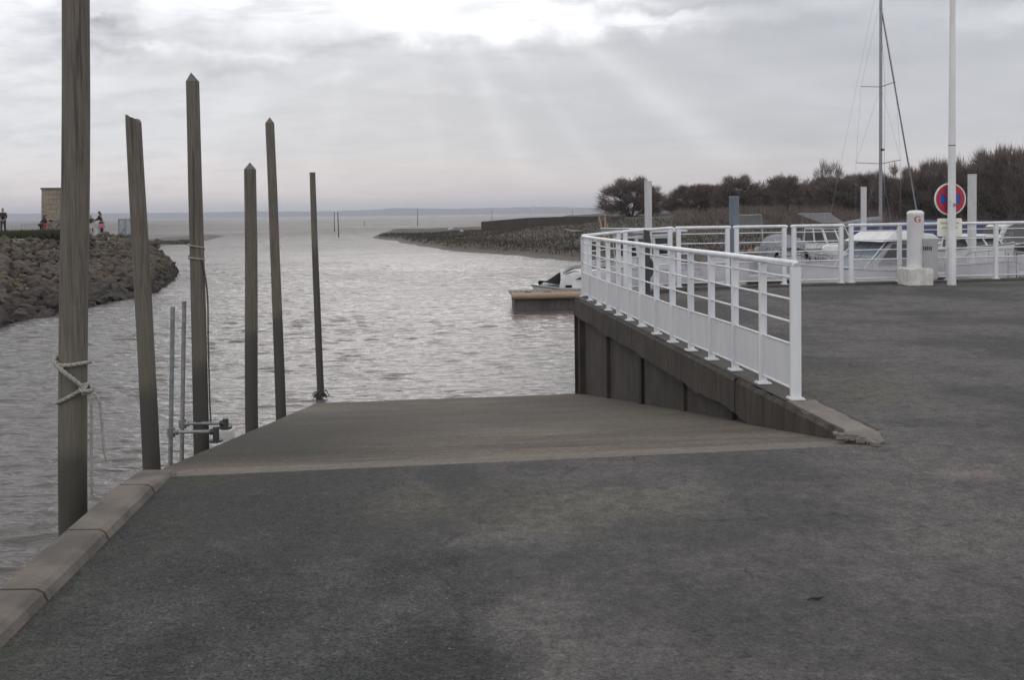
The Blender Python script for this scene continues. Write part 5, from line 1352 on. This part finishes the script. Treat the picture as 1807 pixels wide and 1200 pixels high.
s = MB(); s.slab([(-.62, 2.22, 1.08), (.62, 2.22, 1.08), (.56, 1.7, 1.30), (-.56, 1.7, 1.30)], (0, .3, 1), .012); s.build('windscreen', M['dark_glass'], b1)
s = MB(); s.hexa([(-.672, 1.45, .86), (-.672, 1.80, .86), (-.655, 1.80, .86), (-.655, 1.45, .86)], [(-.67, 1.45, .96), (-.67, 1.55, .96), (-.65, 1.55, .96), (-.65, 1.45, .96)]); s.build('side_mark', M['black'], b1)
s = MB(); s.box((-.675, 2.05, .60), (.02, .24, .09)); s.build('vent', M['black'], b1)
# 2 cabin fishing boat
b2, st_ = boat(W(1212, 40.5), head(-.9, -.62), 'small white cabin fishing boat behind the corner of the railings, blue and red window stickers', 5.4, 2.2, .85)
cabin(b2, -.80, .80, 1.6, 3.5, .55, 2.42, -.25, .1, .08, wh=(.48, .88))
s = MB(); s.hexa([(-1.0, .9, 2.44), (1.0, .9, 2.44), (1.0, 4.1, 2.44), (-1.0, 4.1, 2.44)], [(-.95, 1.0, 2.60), (.95, 1.0, 2.60), (.9, 4.3, 2.66), (-.9, 4.3, 2.66)]); s.build('roof_visor', M['gel'], b2, bevel=.04)
s = MB(); s.box((.2, 3.83, 2.05), (.26, .02, .16)); s.build('blue_sticker', M['blue_paint'], b2)
s = MB(); s.box((-.45, 3.83, 2.05), (.26, .02, .16)); s.build('red_sticker', M['red_paint'], b2)
outboard(b2, 2.2)
# 3 white open boat
b3, st_ = boat(W(1232, 42), head(.25, -1), 'plain white open boat with a low outboard, left of the blue-grey pile', 4.6, 2.0, .95)
outboard(b3, 2.0, 'greymetal')
s = MB(); frustum(s, -.45, .45, 1.9, 2.6, .6, -.4, .4, 2.0, 2.4, 1.35); s.build('console', M['gel_d'], b3, bevel=.04)
# 4 open boat with raked windscreen frame and orange float
b4, st_ = boat(W(1318, 50), head(-.25, -1), 'open fishing boat with a tall raked grey windscreen frame', 5.6, 2.3, .95)
s = MB()
for xx in (-.85, .85):
    s.tube([(xx, 1.2, .8), (xx * .85, 2.3, 3.05), (xx * .6, 2.45, 3.12)], .035, 8); s.tube([(xx, 3.6, .9), (xx * .85, 2.7, 2.55)], .03, 8)
s.tube([(-.72, 2.3, 3.08), (.72, 2.3, 3.08)], .035, 8); s.tube([(-.74, 2.0, 2.5), (.74, 2.0, 2.5)], .03, 8); s.build('frame', M['steel'], b4)
s = MB(); s.slab([(-.72, 2.04, 2.52), (.72, 2.04, 2.52), (.68, 2.28, 3.02), (-.68, 2.28, 3.02)], (0, -1, .4), .012); s.build('windscreen', mat_glass('hazy_screen', (.20, .21, .20), .75), b4)
s = MB(); s.lathe([(.001, 0), (.16, .06), (.20, .25), (.15, .45), (.001, .52)], (-.5, 4.6, 1.0), 14); s.build('float', M['cream'], b4)
s = MB(); s.lathe([(.001, 0), (.13, .06), (.16, .22), (.12, .36), (.001, .42)], (-.15, 4.8, 1.0), 14); s.build('float', M['orange'], b4)
# 5 motorboat with cream folding canopy
b5, st_ = boat(W(1355, 46.5), head(.0, -1), 'white motorboat under a grey and cream folding canopy, dark band along its hull', 5.0, 2.1, .98)
s = MB(); 
hoop = lambda y, h_, w_: [Vector((w_ * math.cos(PI * k / 10), y, h_ * math.sin(PI * k / 10) ** .7 + 1.0)) for k in range(11)]
h1, h2, h3 = hoop(4.0, .55, .85), hoop(3.2, 1.15, .92), hoop(1.6, 1.15, .92)
for a, b in ((h1, h2), (h2, h3)): s.add(a + b, [(i, i + 1, i + 12, i + 11) for i in range(10)], True)
s.add(h3, [tuple(range(11))]); s.build('canopy', M['grey_cloth'], b5)
s = MB(); s.slab([(-.60, 4.03, 1.12), (.60, 4.03, 1.12), (.62, 3.25, 1.95), (-.62, 3.25, 1.95)], (0, 1, .8), .02); s.build('canopy_window', M['cream'], b5)
for sx_ in (-1, 1): s = MB(); s.hexa([(sx_ * .99, .3, .45), (sx_ * .99, 3.2, .45), (sx_ * 1.01, 3.2, .45), (sx_ * 1.01, .3, .45)], [(sx_ * 1.06, .3, .70), (sx_ * 1.06, 3.2, .70), (sx_ * 1.08, 3.2, .70), (sx_ * 1.08, .3, .70)]); s.build('dark_band', M['black'], b5)
for sx_ in (-.5, .5): s = MB(); s.box((sx_, 4.78, .82), (.14, .3, .10)); s.build('fairlead', M['black'], b5)
# 6 sailing boat, stern to the quay
sb = thing('sailing_boat', W(1447, 43.5), 'white sailing boat with a tall mast, its rounded stern lettered and facing the quay', 'sailing boat', 'boats moored in the marina', head(.817, .577))
ro = sb.location
s = MB(); L_, B_, fb = 9.0, 2.75, 1.12; st_ = hull_mesh(s, L_, B_, fb, .72, draft=.35, rise=.15, fine=1.6); hu = s.build('hull', M['gel'], sb)
s = MB(); deck_mesh(s, st_, 0, 16, -.01); s.build('deck', M['gel'], sb)
s = MB(); frustum(s, -.85, .85, 3.2, 6.6, 1.1, -.6, .6, 3.5, 6.0, 1.55); ck = s.build('coachroof', M['gel'], sb, bevel=.06)
for sx_ in (-1, 1):
    for y in (3.9, 4.9): s = MB(); s.slab([(sx_ * .80, y, 1.22), (sx_ * .80, y + .6, 1.22), (sx_ * .71, y + .55, 1.42), (sx_ * .71, y + .05, 1.42)], (sx_, 0, .3), .012); s.build('window', M['dark_glass'], ck)
s = MB(); h1 = [Vector((.85 * math.cos(PI * k / 10), 2.5, .72 * math.sin(PI * k / 10) ** .7 + 1.15)) for k in range(11)]; h2 = [Vector((.8 * math.cos(PI * k / 10), 3.6, .35 * math.sin(PI * k / 10) ** .7 + 1.25)) for k in range(11)]
s.add(h1 + h2, [(i, i + 1, i + 12, i + 11) for i in range(10)], True); s.add(h2, [tuple(range(11))]); s.build('sprayhood', M['gel'], sb)
s = MB(); s.lathe([(.001, 0), (.45, .02), (.52, .25), (.45, .5), (.2, .62), (.001, .66)], (.3, .55, 1.05), 18); s.build('cockpit_cover', M['gel'], sb)
MH = 15.6; MY = 5.0
s = MB(); s.tube([(0, MY, 1.4), (0, MY, MH)], [.085, .07], 12); s.build('mast', M['steel'], sb)
s = MB(); s.lathe([(.10, 0), (.11, .12), (.10, .25)], (0, MY, 2.55), 10); s.build('mast_collar', M['red_paint'], sb)
for z, l_ in ((MH * 0 + 1.55 - WZ - .0 + 2.29 - .0, 1.25), (1.55 - WZ + 6.2, .95)):
    for sx_ in (-1, 1): s = MB(); s.tube([(0, MY, z), (sx_ * l_, MY - .25, z + .12)], .022, 6); s.build('spreader', M['steel'], sb)
zl, zu = 1.55 - WZ + 2.29 + .12, 1.55 - WZ + 6.2 + .12
def wire(pts, m_='steel', r_=.005, nm='shroud'): s = MB(); s.tube(pts, r_, 5); s.build(nm, M[m_], sb)
for sx_ in (-1, 1):
    wire([(sx_ * 1.25, MY - .3, 1.15), (sx_ * 1.25, MY - .25, zl), (sx_ * .95, MY - .25, zu), (0, MY, MH - 1.6)])
    wire([(sx_ * 1.2, MY - .5, 1.15), (0, MY, zl - .1)]); wire([(sx_ * 1.25, MY - .25, zl), (0, MY, zu - .1)])
wire([(0, .2, 1.2), (0, MY, MH)], nm='backstay')
fz = 1.55 - WZ + (368 - 25) * 47 / F
s = MB(); s.tube([(0, L_ - .15, 1.4), (0, L_ - .4, 2.2), (0, MY + .06, fz)], [.03, .045, .035], 8); s.build('furled_jib', M['grey_cloth'], sb)
wire([(.12, MY + .1, 2.3), (.12, MY + .2, 9.5), (0, MY, 13)], nm='halyard', r_=.008)
s = MB(); s.box((.11, MY, 1.55 - WZ + 3.0), (.12, .12, .10)); s.build('mast_light', M['greymetal'], sb)
s = MB(); s.tube([(0, MY - .12, 2.75), (0, MY - 1.2, 2.72), (0, MY - 2.6, 2.62), (0, MY - 4.2, 2.5)], [.19, .17, .13, .07], 10); s.build('boom_cover', M['grey_cloth'], sb)
s = MB(); s.tube([(-.95, .1, 1.1), (-.95, .1, 1.68), (-.3, -.02, 1.70)], .016, 6); s.tube([(.95, .1, 1.1), (.95, .1, 1.68), (.3, -.02, 1.70)], .016, 6); s.tube([(-.95, .1, 1.68), (-1.05, 1.3, 1.68)], .016, 6); s.tube([(.95, .1, 1.68), (1.05, 1.3, 1.68)], .016, 6); s.build('pushpit', M['steel'], sb)
s = MB(); s.box((-.55, -.03, .95), (.10, .04, .14)); s.build('stern_light', M['black'], sb)
text_mesh('stern_lettering', 'Nalic', .34, M['black_print'], sb, Matrix.Translation((.05, -.02, .93)) @ Matrix.Rotation(PI / 2, 4, 'X'), ext=.004)
# 7 boat with folded hardtop beyond
b7, st_ = boat(W(1412, 56), head(.3, -1), 'boat further back with a slanting grey framed hardtop', 6.5, 2.4, 1.0)
cabin(b7, -.9, .9, 1.5, 4.2, .9, 2.3, .9, .1, .1)
s = MB(); s.hexa([(-.95, 1.6, 3.0), (.95, 1.6, 3.0), (.75, 3.2, 2.45), (-.75, 3.2, 2.45)], [(-1.15, 1.5, 3.06), (1.15, 1.5, 3.06), (.75, 3.3, 2.52), (-.75, 3.3, 2.52)]); s.build('hardtop', mat('worn_hardtop', (.13, .13, .135), (.09, .09, .095), .8, 5), b7)
s = MB(); s.tube([(-1.15, 1.5, 3.07), (1.15, 1.5, 3.07)], .04, 8); s.tube([(-.9, 1.6, .9), (-.95, 1.6, 3.0)], .03, 6); s.tube([(.9, 1.6, .9), (.95, 1.6, 3.0)], .03, 6); s.build('frame', M['steel'], b7)
# 8 small white boat with forward rails
b8, st_ = boat(W(1500, 52), head(.9, -.4), 'low white cabin boat with short tubular rails, left of the raked blue windscreen', 6.0, 2.3, 1.15)
cabin(b8, -.85, .85, 1.5, 3.6, 1.1, 1.95, .5, .1, .1, wh=(.3, .75))
# 9 cruiser with raked blue-grey windscreen, bow towards lower left
b9, st_ = boat(W(1612, 36.5), head(-.93, -.36), 'white cabin cruiser with a big raked blue-grey windscreen under a white roof', 5.6, 2.5, .95)
s = MB(); s.hexa([(-1.0, .6, .9), (1.0, .6, .9), (.85, 3.3, .95), (-.85, 3.3, .95)], [(-.9, .8, 2.10), (.9, .8, 2.10), (.85, 1.9, 2.10), (-.85, 1.9, 2.10)]); cq = s.build('wheelhouse', M['gel_d'], b9, bevel=.02)
for a, b in ((-.8, -.04), (.04, .8)):
    s = MB(); s.slab([(a, 3.22, 1.03), (b, 3.22, 1.03), (b, 1.98, 2.05), (a, 1.98, 2.05)], (0, 1, 1.1), .015); s.build('windscreen', M['blue_glass'], cq)
for sx_ in (-1, 1): s = MB(); s.slab([(sx_ * .985, .9, 1.15), (sx_ * .92, 2.7, 1.15), (sx_ * .895, 1.9, 1.95), (sx_ * .92, 1.0, 1.95)], (sx_, 0, .1), .012); s.build('side_window', M['dark_glass'], cq)
s = MB(); s.hexa([(-1.15, -.2, 2.12), (1.15, -.2, 2.12), (1.05, 2.6, 2.05), (-1.05, 2.6, 2.05)], [(-1.1, .1, 2.32), (1.1, .1, 2.32), (.9, 1.8, 2.46), (-.9, 1.8, 2.46)]); s.build('roof', M['gel'], b9, bevel=.03)
for sx_ in (-.85, .85): s = MB(); s.tube([(sx_, 3.35, .98), (sx_ * .98, 2.2, 2.06)], .025, 6); s.build('strut', M['gel'], b9)
# 10 white boat behind bin and pole
b10, st_ = boat(W(1655, 44), head(.15, -1), 'white high sided boat with one dark side window behind the litter bin', 5.2, 2.4, 1.35)
cabin(b10, -.9, .9, 1.4, 4.0, 1.25, 2.0, .8, .1, .12)
# 11 blue covered boat further back
b11, st_ = boat(W(1730, 62), head(-1, .05), 'boat far back under a long dark blue cover', 9.5, 2.6, 1.2, rail=False)
s = MB(); n = 12; vs = []
for i in range(n + 1):
    t_ = i / n; y = .2 + 8.6 * t_; h_ = 2.5 - .9 * abs(t_ - .4) ** 1.5; wv = 1.25 * (1 - max(0, t_ - .5) ** 2 * 2.2); vs += [Vector((-wv, y, 1.25)), Vector((-wv * .7, y, h_ - .15)), Vector((0, y, h_)), Vector((wv * .7, y, h_ - .15)), Vector((wv, y, 1.25))]
s.add(vs, [(i * 5 + k, i * 5 + k + 1, (i + 1) * 5 + k + 1, (i + 1) * 5 + k) for i in range(n) for k in range(4)] + [(0, 1, 2, 3, 4), tuple(n * 5 + k for k in range(5))], True); s.build('cover', M['blue'], b11)
# 12 motorboat at right with arched windscreen and dark cockpit cover
b12, st_ = boat(W(1872, 46), head(-.97, -.22), 'white motorboat with an arched windscreen and a black cockpit cover, at the right edge', 5.2, 2.2, 1.0, rail=True)
s = MB(); n = 8; vs = []
for i in range(n + 1):
    t_ = i / n; y = .3 + 3.4 * t_; h_ = 1.0 + .50 * (1 - t_ ** 2.5) ; wv = 1.0; vs += [Vector((-wv, y, 1.02)), Vector((-wv * .6, y, h_)), Vector((wv * .6, y, h_)), Vector((wv, y, 1.02))]
s.add(vs, [(i * 4 + k, i * 4 + k + 1, (i + 1) * 4 + k + 1, (i + 1) * 4 + k) for i in range(n) for k in range(3)] + [(0, 1, 2, 3)], True); s.build('cockpit_cover', M['black'], b12)
# 13 boat with arched windscreen behind it
b13, st_ = boat(W(1850, 52), head(-1, -.15), 'cream motorboat with a rounded cabin arch behind the railing at right', 6.2, 2.5, 1.15)
s = MB(); sdp = [(1.2, 1.1), (3.9, 1.1), (3.75, 1.7), (3.4, 2.25), (2.9, 2.5), (2.0, 2.5), (1.2, 1.9)]
for xx in (-.9, .9): s.v += [Vector((xx * (.88 if z > 1.5 else 1), y, z)) for y, z in sdp]
s.f = [tuple(range(7)), tuple(range(7, 14))[::-1]] + [(i, (i + 1) % 7, (i + 1) % 7 + 7, i + 7) for i in range(7)]; s.sm = [False] * len(s.f); ca = s.build('cabin', M['gel'], b13, bevel=.05)
for sx_ in (-1, 1):
    s = MB(); s.slab([(sx_ * .92, 1.5, 1.35), (sx_ * .92, 3.6, 1.35), (sx_ * .815, 3.2, 2.2), (sx_ * .80, 2.8, 2.36), (sx_ * .80, 2.1, 2.36), (sx_ * .84, 1.5, 1.9)], (sx_, 0, .12), .012); s.build('side_window', mat_glass('smoked_window', (.09, .09, .085)), ca)
s = MB(); s.slab([(-.8, 3.92, 1.2), (.8, 3.92, 1.2), (.72, 3.52, 2.2), (-.72, 3.52, 2.2)], (0, 1, .3), .012); s.build('windscreen', M['dark_glass'], ca)
# 14 small boat bow with ladder between the sign pole and the pale pile
b14, st_ = boat(W(1706, 38), head(-.1, -1), 'small white boat with a ladder on its stern between the sign and the pale pile', 4.2, 2.1, 1.0)
s = MB(); s.tube([(-.15, 4.25, .2), (-.15, 4.25, 1.6)], .018, 6); s.tube([(.15, 4.25, .2), (.15, 4.25, 1.6)], .018, 6)
for z in (.5, .8, 1.1, 1.4): s.tube([(-.15, 4.25, z), (.15, 4.25, z)], .015, 6)
s.build('ladder', M['greymetal'], b14)

# ------------------------------------------------------------------ air
hz, t = mat_base('haze')
v = t.n('ShaderNodeVolumePrincipled'); v.inputs['Color'].default_value = (.86, .90, 1, 1); v.inputs['Density'].default_value = .00026; v.inputs['Anisotropy'].default_value = 0.2
t.t.links.new(v.outputs[0], t.n('ShaderNodeOutputMaterial').inputs['Volume'])
s = MB(); s.box((0, 3200, 36.5), (14600, 8400, 85)); s.build('haze', hz, kind='stuff')
